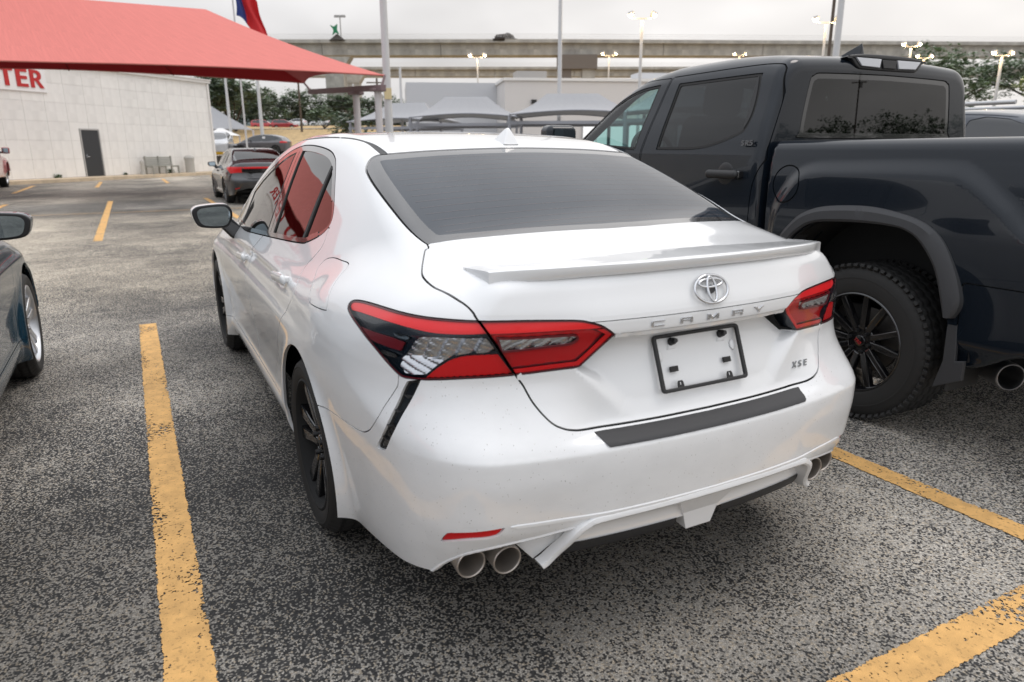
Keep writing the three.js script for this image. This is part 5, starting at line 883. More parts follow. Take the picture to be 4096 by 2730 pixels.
  // lower bumper: shelf over the pipes, moulded frame, diffuser
  const pl = (a) => .72 * (a < .4 ? .23 * a * a : .037 + (a - .4) * .27);
  const sweep = (path, prof, N, mat, name, closeEnds = true) => {     // path(t) -> {x, y, z, up:[x,y], } ; prof: offsets (out, along-up)
    const rows = []; for (let i = 0; i <= N; i++) { const q = path(i / N); rows.push(prof.map(([o, v]) => [q.x + q.nx * v, q.y + q.ny * v, q.z + o])); }
    const pos = [], idx = [], W = prof.length; rows.forEach((w) => w.forEach((p) => pos.push(...p)));
    for (let i = 0; i < N; i++) for (let j = 0; j < W; j++) { const a = i * W + j, a2 = i * W + (j + 1) % W, b = a + W, b2 = a2 + W; idx.push(a, b, b2, a, b2, a2); }
    if (closeEnds) for (let j = 1; j < W - 1; j++) { idx.push(0, j, j + 1); idx.push(N * W, N * W + j + 1, N * W + j); }
    let g = new THREE.BufferGeometry(); g.setAttribute('position', new THREE.Float32BufferAttribute(pos, 3)); g.setIndex(idx); g = toCreasedNormals(g, .65); return part(name, g, mat, bumperMesh);
  };
  const poly = smooth([[-.512, .300], [-.492, .315], [-.462, .362], [-.435, .410], [-.410, .430], [-.37, .440], [-.2, .445], [0, .447], [.2, .445], [.37, .440], [.410, .430], [.435, .410], [.462, .362], [.492, .315], [.512, .300]], 8, false);
  const pathOf = (P, dz = 0) => (t) => { const k = Math.min(P.length - 2, Math.floor(t * (P.length - 1))), f = t * (P.length - 1) - k, x = mix(P[k][0], P[k + 1][0], f), y = mix(P[k][1], P[k + 1][1], f); const k0 = Math.max(0, k - 1), k1 = Math.min(P.length - 1, k + 2), dx = P[k1][0] - P[k0][0], dy = P[k1][1] - P[k0][1], l = Math.hypot(dx, dy); const zb = mix(1.142, 1.095, sstep(.43, .30, y)) - pl(Math.abs(x)); return { x, y, z: zb + dz, nx: -dy / l, ny: dx / l }; };
  sweep(pathOf(poly), [[-.03, .012], [-.002, .012], [.004, .0095], [.0065, .004], [.0065, -.004], [.001, -.0105], [-.010, -.0125], [-.05, -.014]], 140, paint, 'diffuser_frame');
  { const L = smooth([[-.615, .456], [-.55, .4565], [-.3, .458], [0, .459], [.3, .458], [.55, .4565], [.615, .456]], 8, false), at = pathOf(L); sweep((t) => { const q = at(t); let z = 1.25; while (F(q.x, q.y, z) > 0 && z > .5) z -= .0006; q.z = z; const k = Math.min(1, Math.min(t, 1 - t) * 12); q.nx *= k; q.ny *= k; return q; }, [[-.006, .0045], [.0012, .0040], [.0034, .0015], [.0036, -.004], [.0020, -.0085], [-.006, -.011]], 120, paint, 'bumper_ridge'); }
  // shelf from the frame to the outer corners, above the pipes
  for (const s of [-1, 1]) {
    const P = smooth([[.43, .425], [.50, .412], [.58, .398], [.65, .383], [.695, .363], [.722, .335], [.742, .298], [.756, .258]], 6, false).map(([x, y]) => [s * x, y]);
    if (s < 0) P.reverse();
    sweep((t) => { const q = pathOf(P)(t), a = Math.abs(q.x); let z = 1.25; while (F(q.x, q.y + .004, z) > 0 && z > .5) z -= .001; q.z = z; return q; }, [[-.10, .004], [-.006, .006], [.001, .004], [.002, -.001], [-.004, -.007], [-.02, -.010], [-.10, -.010]], 60, paint, 'pipe_surround');
    // fin beside the pipes
    const fin = [[s * .512, .298], [s * .455, .375], [s * .432, .42], [s * .50, .412], [s * .60, .395], [s * .555, .345]];
    const pos = []; const zf = (x, y) => mix(1.10, 1.045, sstep(.42, .30, y)) - pl(Math.abs(x));
    const top = fin.map(([x, y], k) => [x, y, zf(x, y) - (k >= 4 ? .07 : k === 3 ? .03 : 0)]), back = top.map(([x, y, z]) => [x, y, z - .10]); const idx = [];
    [...top, ...back].forEach((p) => pos.push(...p)); const n = top.length; for (let k = 1; k < n - 1; k++) idx.push(0, k, k + 1, n, n + k + 1, n + k); for (let k = 0; k < n; k++) { const b = (k + 1) % n; idx.push(k, n + k, n + b, k, n + b, b); }
    let g = new THREE.BufferGeometry(); g.setAttribute('position', new THREE.Float32BufferAttribute(pos, 3)); g.setIndex(idx); g = toCreasedNormals(g, .3); part('diffuser_fin', g, paint, bumperMesh);
    // twin pipes
    for (const [x, y, z] of [[.684, .316, .968], [.592, .318, 1.0]]) {
      const e = new THREE.Group(); e.name = 'exhaust_pipe'; car.add(e); e.position.set(s * x, y, z); e.rotation.x = .06;
      part('pipe_tip', new THREE.LatheGeometry([[.037, -.20], [.041, -.03], [.0425, -.004], [.0415, .001], [.0385, .001], [.0365, -.004], [.035, -.03], [.034, -.2]].map(([a, b]) => new THREE.Vector2(a, b)), 40).rotateX(Math.PI / 2), M.pipe, e);
      part('pipe_inside', new THREE.CylinderGeometry(.0345, .0345, .02, 32).rotateX(Math.PI / 2).translate(0, 0, -.11), M.pipeDark, e);
    }
  }
  // panel under the frame, black inserts and the middle fin
  const panel = (x0, x1, N, yA, yB, zA, zB, mat, name, curve = .014, thick = .012) => {
    const rows = [], K = 6; for (let i = 0; i <= N; i++) { const x = mix(x0, x1, i / N), q = []; for (let k = 0; k <= K; k++) { const u = k / K; q.push([x, mix(yA(x), yB(x), u), mix(zA, zB, u) - pl(Math.abs(x)) - curve * Math.sin(u * Math.PI)]); } q.push([x, yB(x) - thick, zB - pl(Math.abs(x)) - .05]); rows.push(q); }
    const pos = [], idx = [], W = rows[0].length; rows.forEach((w) => w.forEach((p) => pos.push(...p))); for (let i = 0; i < N; i++) for (let j = 0; j < W - 1; j++) { const a = i * W + j, b = a + W; idx.push(a, a + 1, b + 1, a, b + 1, b); }
    let g = new THREE.BufferGeometry(); g.setAttribute('position', new THREE.Float32BufferAttribute(pos, 3)); g.setIndex(idx); g = toCreasedNormals(g, .7); return part(name, g, mat, bumperMesh);
  };
  panel(-.47, .47, 50, (x) => .436 - .18 * Math.max(0, Math.abs(x) - .40), () => .352, 1.125, 1.085, paint, 'diffuser_panel');
  for (const s of [-1, 1]) panel(s < 0 ? -.455 : .085, s < 0 ? -.085 : .455, 24, () => .354, (x) => .318 - .01 * Math.abs(x), 1.088, 1.07, M.diffuser, 'diffuser_insert', -.004, .03);
  { const fin = [[-.066, .365], [-.047, .307], [.047, .307], [.066, .365], [.105, .425], [-.105, .425]], z = [1.088, 1.082, 1.082, 1.088, 1.118, 1.118], pos = [], idx = []; fin.forEach(([x, y], k) => pos.push(x, y, z[k] + .003)); fin.forEach(([x, y], k) => pos.push(x * .9, y + .004, z[k] - .12)); const n = 6; for (let k = 1; k < n - 1; k++) idx.push(0, k, k + 1, n, n + k + 1, n + k); for (let k = 0; k < n; k++) { const b = (k + 1) % n; idx.push(k, n + k, n + b, k, n + b, b); }
    let g = new THREE.BufferGeometry(); g.setAttribute('position', new THREE.Float32BufferAttribute(pos, 3)); g.setIndex(idx); g = toCreasedNormals(g, .3); part('diffuser_fin', g, paint, bumperMesh); }
  // heater wires and the pale border line of the rear window
  { const inner = (x, z) => { let y = 1.45; while (F(x, y, z) > 0 && y > .9) y -= .001; return y; };
    for (let k = 0; k < 15; k++) { const z0 = .03 + k * .0415, half = .565 - .02 * Math.pow((k - 7) / 7, 2) - (k < 2 ? .04 - k * .02 : 0), p = [], idx = []; const N = 26;
      for (let i = 0; i <= N; i++) { const x = (i / N * 2 - 1) * half, z = z0 - .13 * x * x, y = inner(x, z) - .0018; p.push(x, y + .0002, z - .00028, x, y, z + .00028); if (i < N) idx.push(i * 2, i * 2 + 1, i * 2 + 3, i * 2, i * 2 + 3, i * 2 + 2); }
      let g = new THREE.BufferGeometry(); g.setAttribute('position', new THREE.Float32BufferAttribute(p, 3)); g.setIndex(idx); g.computeVertexNormals(); part('heater_wire', g, M.wire, car); } }
}
const toCreased = (m) => { const g = toGeometry(m).toNonIndexed(); g.computeVertexNormals(); return g; };
const mirrorGeo = (g) => { const c = g.clone(); c.scale(-1, 1, 1); const p = c.attributes.position, n = c.attributes.normal; for (let i = 0; i < p.count; i += 3) for (const A of [p, n]) { const b = [A.getX(i + 1), A.getY(i + 1), A.getZ(i + 1)]; A.setXYZ(i + 1, A.getX(i + 2), A.getY(i + 2), A.getZ(i + 2)); A.setXYZ(i + 2, ...b); } return c; };
Object.assign(M, { redMid: std(.42, .001, .004, .25), darkChrome: std(.30, .31, .32, .15, 1), lampChrome: std(.48, .49, .51, .24, 1), padRubber: std(.035, .035, .037, .62), diffuser: std(.016, .017, .019, .5), pipe: std(.46, .42, .38, .42, .85), pipeDark: std(.05, .045, .04, .8), wire: std(.22, .15, .13, .5, .2) });
const roadSpecks = (() => { // fine road dirt thrown on the lower tail
  const r = rnd(77), N = 1024, d = new Uint8Array(N * N * 4).fill(255); for (let k = 0; k < 900; k++) { const x = Math.floor(r() * N), y = Math.floor(r() * N), l = 1 + Math.floor(r() * 3), w = 1, c = 90 + r() * 110; for (let a = 0; a < w; a++) for (let b = 0; b < l; b++) { const o = (((y + b) % N) * N + (x + a) % N) * 4; d[o] = c; d[o + 1] = c * .95; d[o + 2] = c * .86; } }
  for (let y = 0; y < N; y++) for (let x = 0; x < N; x++) { const o = (y * N + x) * 4, k = .975 + .045 * fbm(x / 70, y / 40, 61, 4, 0); for (let c = 0; c < 3; c++) d[o + c] = Math.min(255, d[o + c] * k); }
  const t = new THREE.DataTexture(d, N, N, THREE.RGBAFormat); t.wrapS = t.wrapT = THREE.RepeatWrapping; t.magFilter = t.minFilter = THREE.LinearFilter; t.colorSpace = THREE.SRGBColorSpace; t.repeat.set(1 / .9, 1 / .9); t.needsUpdate = true; const m = M.whitePaint.clone(); m.map = t; return m; })();
const whiteCar = buildSaloon({ name: 'white_saloon_car', label: 'white four-door car with red tail lamps and an empty plate frame', paint: M.whitePaint, wheelMat: M.blackRim, pos: [0, 0, 0], tail: true, barrelMat: M.joint, specked: roadSpecks, filmGlass: phys(.075, .105, .15, .02, { transmission: .8, thickness: 0, ior: 1.52, specularColor: lin(.5, .68, .9) }) });
dressTail(whiteCar);
// ---------- pickup: local origin on the ground under the rear axle, front towards -z ----------
const pickupFlareOut = smooth([[-.50, .80], [-.46, .93], [-.41, .99], [-.34, 1.05], [-.22, 1.095], [-.06, 1.113], [.08, 1.115], [.2, 1.10], [.3, 1.078], [.38, 1.045], [.44, .995], [.49, .92], [.54, .81], [.56, .72], [.53, .645, 1], [.53, .3, 1], [-.52, .3, 1]], 5);
const pickupFlareIn = smooth([[-.43, .80], [-.385, .91], [-.34, .955], [-.28, .995], [-.18, 1.02], [.04, 1.032], [.2, 1.028], [.28, 1.01], [.335, .975], [.385, .92], [.43, .85], [.47, .74], [.50, .64, 1], [.50, .3, 1], [-.45, .3, 1]], 5);
const pickupSkin = (() => {
  const WB = tab([[.3, .93], [.5, .958], [.7, .972], [.9, .984], [1.05, .988], [1.2, .984], [1.3, .975], [1.37, .962], [1.42, .945], [1.5, .9]]);
  const WC = tab([[.3, .93], [.5, .962], [.7, .978], [.9, .985], [1.1, .984], [1.25, .98], [1.34, .975], [1.40, .966], [1.5, .944], [1.65, .90], [1.8, .855], [1.88, .82], [1.96, .76]]);
  const roof = tab([[-3.3, 1.16], [-3.0, 1.26], [-2.75, 1.42], [-2.45, 1.62], [-2.15, 1.81], [-1.9, 1.90], [-1.6, 1.94], [-1.2, 1.945], [-.9, 1.93], [-.7, 1.90], [-.5, 1.86]]);
  const hoodY = tab([[-4.75, .95], [-4.65, 1.12], [-4.4, 1.20], [-3.6, 1.27], [-3.0, 1.30], [-2.6, 1.30]]);
  const bulge = polySD(smooth([[-.60, .5, 1], [-.56, 1.0], [-.48, 1.18], [-.36, 1.285], [-.1, 1.305], [.36, 1.31], [.5, 1.285], [.66, 1.17], [.82, 1.04], [1.1, .99], [1.4, .98, 1], [1.4, .5, 1]], 5));
  const bulgeF = polySD(smooth([[-4.5, .5, 1], [-4.4, 1.05], [-4.1, 1.14], [-3.4, 1.14], [-3.1, 1.05], [-3.0, .5, 1]], 5));
  return (x, y, z) => {
    const a = x < 0 ? -x : x;
    const bs = z > -.7 ? bulge(z, y) : z < -2.7 ? bulgeF(z, y) : .3, bw = .028 * (1 - sstep(-.06, .03, bs));
    // cab
    const cabBack = -.665 - .012 * Math.max(0, y - 1.45) - .012 * a * a;
    let cab = smax(smax(a - WC(y) - (z < -2.7 ? bw : 0), y - (roof(z) - .028 * Math.pow(a / .8, 2)), .10), z - cabBack, .07);
    cab = smax(cab, -3.25 - z + .3 * (1.2 - y) * 0, .05);
    // bonnet and wings
    let nose = smax(smax(a - (.965 + bw), y - (hoodY(z) - .05 * Math.pow(a / .95, 4)), .09), -4.68 + .12 * a * a - z, .12); nose = smax(nose, z + 2.5, .04);
    // bed with its open box
    let bed = smax(smax(a - (WB(y) + bw), y - 1.425, .055), -.615 - z, .012); bed = smax(bed, z - (1.19 - .03 * a * a), .05);
    bed = Math.max(bed, -Math.max(a - .80, .78 - y, -.56 - z, z - 1.10));
    let f = smin(Math.min(cab, bed), nose, .02);
    f = smax(f, .42 + .12 * sstep(.55, .85, z) - y, .03);
    return f;
  };
})();
function buildPickup(o) {
  const F = pickupSkin, paint = o.paint, t = thing(o.name, o.label, 'pickup truck', o.pos, o.turn || 0), h = o.res || .016;
  const xs = []; for (let i = Math.ceil(1.08 / h); i >= 0; i--) xs.push(-h * i - h / 2); xs.push(h / 2);
  const zs = [...lines(-4.78, -2.9, h * 2).slice(0, -1), ...lines(-2.9, 1.3, h)];
  let B = skinMesh(F, xs, lines(.34, 2.0, h), zs, true);
  const seams = [], both = (m) => join(m, flipX(m));
  const put = (name, m, mat, q = {}) => { if (!m.t.length) return []; const f = q.fold === 0 ? m : folded(m, q.fold || .014); return q.whole ? [part(name, both(f), mat, q.parent || t)] : [part(name, f, mat, q.parent?.[0] || t), part(name, flipX(f), mat, q.parent?.[1] || t)]; };
  const take = (sd, gap, lip = .005) => { const [a, b, s] = carve(B, sd, gap, lip); B = b; seams.push(s); return a; };
  const side = (P, min = .6) => { const f = polySD(P); return (x, y, z) => Math.max(f(z, y), (min === .6 ? .935 - .32 * Math.max(0, y - 1.38) : min) - Math.abs(x)); };
  const archF = side(smooth([[-4.16, .75], [-4.1, .92], [-3.95, 1.0], [-3.45, 1.0], [-3.32, .92], [-3.24, .72], [-3.22, .3, 1], [-4.2, .3, 1]], 5), .62);
  const archR = side(pickupFlareIn, .62);
  B = split(B, archR)[1]; B = split(B, archF)[1];
  // side glass
  const winF = side(smooth([[-2.62, 1.425, 1], [-2.38, 1.61], [-2.19, 1.715], [-1.97, 1.785], [-1.745, 1.805, 1], [-1.86, 1.375, 1]], 5)), winR = side(smooth([[-1.625, 1.378, 1], [-1.555, 1.798, 1], [-.90, 1.802], [-.845, 1.795, 1], [-.825, 1.70], [-.82, 1.58], [-.845, 1.50], [-.89, 1.462], [-1.07, 1.405], [-1.27, 1.378]], 5));
  const ring = (sd, w) => (x, y, z) => sd(x, y, z) + w;
  const gf = take(winF, .004), gr = take(winR, .004);
  { const [p, b] = split(shift(gf, -.004), ring(winF, .016)); put('side_window', shift(p, -.004), M.clearGlass, { fold: 0 }); put('window_seal', b, M.rubber); }
  { const [p, b] = split(shift(gr, -.004), ring(winR, .016)); const [fx, rr] = split(p, (x, y, z) => -(z + .868)); put('side_window', shift(rr, -.004), M.privacy, { fold: 0 }); put('window_seal', b, M.rubber); put('quarter_garnish', shift(fx, .004), M.satinBlack); }
  // doors
  const doorRear = side(smooth([[-1.64, 1.845, 1], [-.98, 1.852], [-.76, 1.845], [-.705, 1.825], [-.69, 1.76], [-.672, 1.6], [-.67, 1.37], [-.71, 1.25], [-.735, 1.15], [-.74, .95], [-.72, .56, 1], [-1.74, .56, 1], [-1.78, .9], [-1.78, 1.36, 1]], 5));
  const doorFront = side(smooth([[-1.655, 1.84, 1], [-1.95, 1.835], [-2.2, 1.775], [-2.45, 1.63], [-2.75, 1.41, 1], [-2.80, .9], [-2.78, .56, 1], [-1.755, .56, 1], [-1.795, .9], [-1.795, 1.36, 1]], 5));
  const dr = put('door', take(doorRear, .006), paint), df = put('door', take(doorFront, .006), paint);
  // rear glass
  const rw = (() => { const f = polySD(smooth([[-.3, 1.44, 1], [.66, 1.44], [.70, 1.48], [.655, 1.74], [.62, 1.785], [.5, 1.80], [-.3, 1.81, 1]], 5)); return (x, y, z) => Math.max(f(Math.abs(x), y), -.9 - z, z + .55); })();
  { const g = take(rw, .006), [p, b] = split(shift(g, -.003), ring(rw, .03)); put('rear_window', p, M.privacy, { fold: 0, whole: true }); put('rear_window_border', b, M.glossBlack, { whole: true }); }
  const scr = (() => { const f = polySD(smooth([[-.3, -2.10], [.55, -2.08], [.68, -2.14], [.80, -2.72, 1], [.5, -2.92], [-.3, -2.96]], 5)); return (x, y, z) => Math.max(f(Math.abs(x), z), 1.3 - y); })();
  put('windscreen', shift(take(scr, .006), -.003), M.clearGlass, { fold: 0, whole: true });
  // fuel door, bed panels, cab
  const fuel = (x, y, z) => Math.max(Math.hypot((z + .475) / .098, (y - 1.195) / .098) * .098 - .098, x > 0 ? 1 : -1, .92 - Math.abs(x));
  { const g = take(fuel, .008, .004); part('fuel_door', folded(g, .012), paint, t); }
  const lowSeam = side([[.545, .815], [1.6, .815], [1.6, .3], [.545, .3]], .3);
  put('rear_bumper', take((x, y, z) => Math.max(lowSeam(x, y, z), y - .815, .545 - z), .006), o.bumperMat || paint, { whole: true, fold: .02 });
  { const [cab, bed] = split(B, (x, y, z) => z + .636); const [roof, body] = split(cab, (x, y, z) => 1.83 - y + 2 * Math.max(0, -2.1 - z)); put('roof', roof, paint, { whole: true }); put('cab_body', body, paint, { whole: true }); put('bed_side', bed, paint, { whole: true }); }
  for (const s of seams) put('joint_seal', shift(s, -.010), M.joint, { fold: 0 });
  // flares
  for (const s of [-1, 1]) {
    const mk = (outP, inP, dz) => { const sh = shapeOf(outP); const n = outP.length; const N = 80, rows = [];
      const cum = (P) => { const L = [0]; for (let i = 1; i < P.length; i++) L.push(L[i - 1] + Math.hypot(P[i][0] - P[i - 1][0], P[i][1] - P[i - 1][1])); return L; };
      const samp = (P, L, u) => { const d = u * L[L.length - 1]; let i = 1; while (i < L.length - 1 && L[i] < d) i++; const f = (d - L[i - 1]) / (L[i] - L[i - 1] + 1e-9); return [mix(P[i - 1][0], P[i][0], f), mix(P[i - 1][1], P[i][1], f)]; };
      const A = outP, Bq = inP, LA = cum(A), LB = cum(Bq);
      for (let i = 0; i <= N; i++) { const u = i / N, a = samp(A, LA, u), b = samp(Bq, LB, u); const at = (p, q) => { const w = (k, y, z) => { let v = .9; while (F(v, y, z) < 0 && v < 1.1) v += .002; return v; }; return 0; };
        const base = 1.012; rows.push([[base - .012, a[1], a[0]], [base + .010, mix(a[1], b[1], .08), mix(a[0], b[0], .08)], [base + .024, mix(a[1], b[1], .35), mix(a[0], b[0], .35)], [base + .026, mix(a[1], b[1], .85), mix(a[0], b[0], .85)], [base + .018, b[1], b[0]], [base - .06, b[1] + (b[1] > .9 ? .004 : 0), b[0]], [base - .12, b[1] + .004, b[0]]]); }
      const pos = [], idx = [], W = 7; rows.forEach((r) => r.forEach(([a, y, z]) => pos.push(s * a, y, z + dz))); for (let i = 0; i < N; i++) for (let j = 0; j < W - 1; j++) { const a = i * W + j, b = a + W; s > 0 ? idx.push(a, b + 1, a + 1, a, b, b + 1) : idx.push(a, a + 1, b + 1, a, b + 1, b); }
      let g = new THREE.BufferGeometry(); g.setAttribute('position', new THREE.Float32BufferAttribute(pos, 3)); g.setIndex(idx); return toCreasedNormals(g, .5); };
    const cutP = (P) => { const k = P.findIndex(([z, y]) => z > .4 && y < .66); return P.slice(0, k + 1).filter(([, y]) => y > .5); };
    part('wheel_flare', mk([[-.51, .62], [-.505, .70], ...cutP(pickupFlareOut)], [[-.45, .60], [-.44, .72], ...cutP(pickupFlareIn)], 0), o.flareMat || M.flare, t);
    part('wheel_flare', mk([[-.51, .62], [-.505, .70], ...cutP(pickupFlareOut)].map(([z, y]) => [-z * .98, y * .97]).reverse(), [[-.45, .60], [-.44, .72], ...cutP(pickupFlareIn)].map(([z, y]) => [-z * .98, y * .97]).reverse(), -3.70), o.flareMat || M.flare, t);
    for (const zc of [0, -3.7]) { part('wheel_liner', [new THREE.CylinderGeometry(.60, .60, .34, 36, 1, true, 0, Math.PI).scale(1, 1, 1).rotateZ(Math.PI / 2).translate(s * .80, .46, zc), new THREE.CircleGeometry(.60, 36, 0, Math.PI).rotateY(s * Math.PI / 2).translate(s * .63, .46, zc)], M.joint, t);
      const w = makeWheel({ R: .408, rim: .256, w: .265, spokes: 6, style: 'six', rimMat: o.rimMat, lugs: 6, tread: .008, blocks: 66, lugMat: M.satinBlack, capMat: o.capMat, dish: .045, turn: .3 + (s > 0 ? .5 : 0) }); w.position.set(s * .80, .408, zc); if (s > 0) w.rotation.y = Math.PI; t.add(w); }
    part('mud_flap', extrude([[.50, .63], [.545, .625], [.56, .46], [.60, .47], [.60, .38], [.475, .315], [.505, .45]], .02, .004).rotateY(-Math.PI / 2).translate(s * .985 + .01, 0, 0), o.flareMat || M.flare, t);
    part('mud_guard', box(.24, .34, .012, s * .87, .48, .535, .004), M.rubber, t);
    // handles
    for (const [zc, d] of [[-.94, dr], [-2.02, df]]) { part('handle', new THREE.CapsuleGeometry(.026, .21, 6, 14).rotateX(Math.PI / 2).scale(.8, 1, 1).translate(s * 1.022, 1.235, zc), M.satinBlack, d[s < 0 ? 0 : 1]); part('handle_bowl', new THREE.SphereGeometry(.068, 20, 14).scale(.16, 1, 1).translate(s * .978, 1.235, zc - .01), M.satinBlack, d[s < 0 ? 0 : 1]); for (const e of [-1, 1]) part('handle_mount', box(.05, .045, .05, s * .995, 1.235, zc + e * .11, .01), M.glossBlack, d[s < 0 ? 0 : 1]); }
    const mg = new THREE.Group(); mg.name = 'door_mirror'; t.add(mg); part('mirror_housing', new RoundedBoxGeometry(.26, .24, .16, 4, .05).translate(s * 1.20, 1.44, -2.52), paint, mg); part('mirror_glass', box(.19, .18, .006, s * 1.20, 1.44, -2.4385), M.mirror, mg); part('mirror_arm', box(.16, .07, .09, s * 1.02, 1.37, -2.52, .02), M.satinBlack, mg);
  }
  // cab inside
  for (const [x, z] of [[-.42, -1.72], [.42, -1.72]]) { const g = new THREE.Group(); g.name = 'seat'; t.add(g); part('backrest', new RoundedBoxGeometry(.56, .66, .16, 4, .07).rotateX(.28).translate(x, 1.28, z), M.cloth, g); part('headrest', new RoundedBoxGeometry(.30, .22, .12, 4, .05).rotateX(.15).translate(x, 1.71, z + .12), M.cloth, g); part('cushion', new RoundedBoxGeometry(.56, .18, .54, 3, .07).translate(x, .95, z - .34), M.cloth, g); }
  { const g = new THREE.Group(); g.name = 'seat'; t.add(g); part('backrest', new RoundedBoxGeometry(1.5, .56, .14, 4, .06).rotateX(.2).translate(0, 1.20, -.86), M.cloth, g); for (const x of [-.48, .48]) part('headrest', new RoundedBoxGeometry(.28, .20, .10, 4, .045).translate(x, 1.58, -.82), M.cloth, g); }
  part('cab_floor', [box(1.7, .05, 2.2, 0, .72, -1.8), box(1.6, .34, .5, 0, 1.18, -2.75, .08)], M.cloth, t);
  part('steering_wheel', new THREE.TorusGeometry(.20, .018, 10, 36).rotateX(-.45).translate(-.42, 1.34, -2.33), M.satinBlack, t);
  part('chassis', [box(.12, .16, 5.4, -.42, .55, -1.7), box(.12, .16, 5.4, .42, .55, -1.7), box(1.5, .12, .12, 0, .41, 0), box(1.2, .06, 1.6, 0, .72, .2)], M.joint, t);
  // high brake lamp, fin, badge, pipe
  { const b = new THREE.Group(); b.name = 'high_brake_lamp'; t.add(b); const P = smooth([[-.37, .03], [-.33, .012], [-.28, -.030], [-.2, -.040], [.2, -.040], [.28, -.030], [.33, .012], [.37, .03], [.2, .052], [-.2, .052]], 4);
    part('lamp_case', extrude(P, .07, .012, 3).rotateX(-.12).translate(0, 1.862, -.735), M.satinBlack, b);
    for (const s of [-1, 1]) part('lamp_lens', extrude([[s * .09, -.024], [s * .25, -.020], [s * .30, .026], [s * .075, .026]].sort(() => 0), .012, .003).rotateX(-.12).translate(0, 1.868, -.667), M.cloudLens, b);
    part('lamp_lens', extrude([[-.055, -.026], [.055, -.026], [.07, .022], [-.07, .022]], .012, .003).rotateX(-.12).translate(0, 1.868, -.667), M.satinBlack, b); }
  { const g = new THREE.ExtrudeGeometry(shapeOf(smooth([[-.25, 0], [-.17, .02], [-.09, .055], [-.03, .08], [-.01, .082], [0, 0]], 5, false)), { depth: .004, bevelEnabled: true, bevelThickness: .024, bevelSize: .004, bevelOffset: -.004, bevelSegments: 4 }); const p = g.attributes.position; for (let i = 0; i < p.count; i++) p.setZ(i, (p.getZ(i) - .002) * mix(1.2, .25, clamp(p.getY(i) / .08, 0, 1))); g.computeVertexNormals(); part('antenna_fin', g.rotateY(-Math.PI / 2).translate(-.12, 1.905, -.76), paint, t); }
  { const s = lettering('SR5', .034, .006, .001); s.scale(1.15, .85, 1); s.rotateY(-Math.PI / 2).rotateZ(-.12); part('badge_letters', s.translate(-.981, 1.412, -.79), M.glossBlack, dr[0]); }
  part('exhaust_pipe', new THREE.LatheGeometry([[.056, -.34], [.064, -.01], [.062, .004], [.056, .004], [.053, -.02], [.05, -.34]].map(([a, b]) => new THREE.Vector2(a, b)), 28).rotateX(Math.PI / 2).rotateY(-.55).translate(-.78, .39, .69), M.steel, t);
  for (const s of [-1, 1]) part('tail_lamp', new RoundedBoxGeometry(.07, .42, .16, 3, .02).translate(s * .965, 1.12, 1.12), M.redLens, t);
  part('cargo_bar', bar([-.78, 1.40, -.50], [.78, 1.40, -.50], .05, .05), M.flare, t);
  return t;
}
Object.assign(M, {
  truckPaint: phys(.0065, .0098, .0150, .2, { clearcoat: .55, clearcoatRoughness: .02, specularIntensity: .35 }), flare: std(.032, .033, .036, .55), privacy: phys(.035, .037, .042, 0, { transmission: 1, thickness: 0, ior: 1.52 }), cloudLens: phys(.55, .56, .58, .25, { clearcoat: .5 }), redCap: std(.35, .02, .02, .4),
});
const greyTruck = buildPickup({ name: 'pickup_truck', label: 'dark grey crew cab pickup truck with black wheels beside the white car', paint: M.truckPaint, rimMat: M.blackRim, capMat: M.blackRim, pos: [2.79, 0, .18] });
{ const w = greyTruck.children.find((c) => c.name === 'wheel' && c.position.x < 0 && c.position.z > -1), g = lettering('TRD', .017, .002); g.applyMatrix4(new THREE.Matrix4().makeShear(0, 0, .3, 0, 0, 0)); part('cap_letters', g.rotateY(-Math.PI / 2).rotateX(.5).translate(-.0925, 0, 0), M.redCap, w); }
// ---------- cars seen small: one skin with its windows, lamps and wheels ----------
function smallSkin(o) {                                            // o.roof: [z, y] along the middle, o.deck likewise; front towards -z
  const top = tab(o.roof), deck = tab(o.deck), W = o.W, z0 = o.z0, z1 = o.z1, belt = o.belt, tum = o.tum || .42;
  return (x, y, z) => {
    const a = Math.abs(x), plan = .10 * Math.pow(clamp((z - (z1 - .9)) / .9, 0, 1), 3) + .22 * Math.pow(clamp((z0 + .9 - z) / .9, 0, 1), 3);
    const side = a - (W - plan - .05 * Math.pow(Math.abs(y - .68) / .45, 2));
    let lo = smax(side, y - (deck(z) - .05 * Math.pow(a / W, 3)), .10); lo = smax(lo, z - (z1 - .16 * a * a - .10 * Math.pow(Math.max(0, .45 - y) / .3, 2)), .10); lo = smax(lo, z0 + .3 * a * a - z, .12);
    const g = smax(smax(a - (W - .07 - tum * Math.max(0, y - belt) - plan * .6), y - (top(z + .12 * a * a) - .03 * Math.pow(a / .6, 2)), .08), belt - .12 - y, .02);
    return smax(smin(lo, smax(g, z - (z1 - .03), .03), .04), o.clear - y, .03);
  };
}
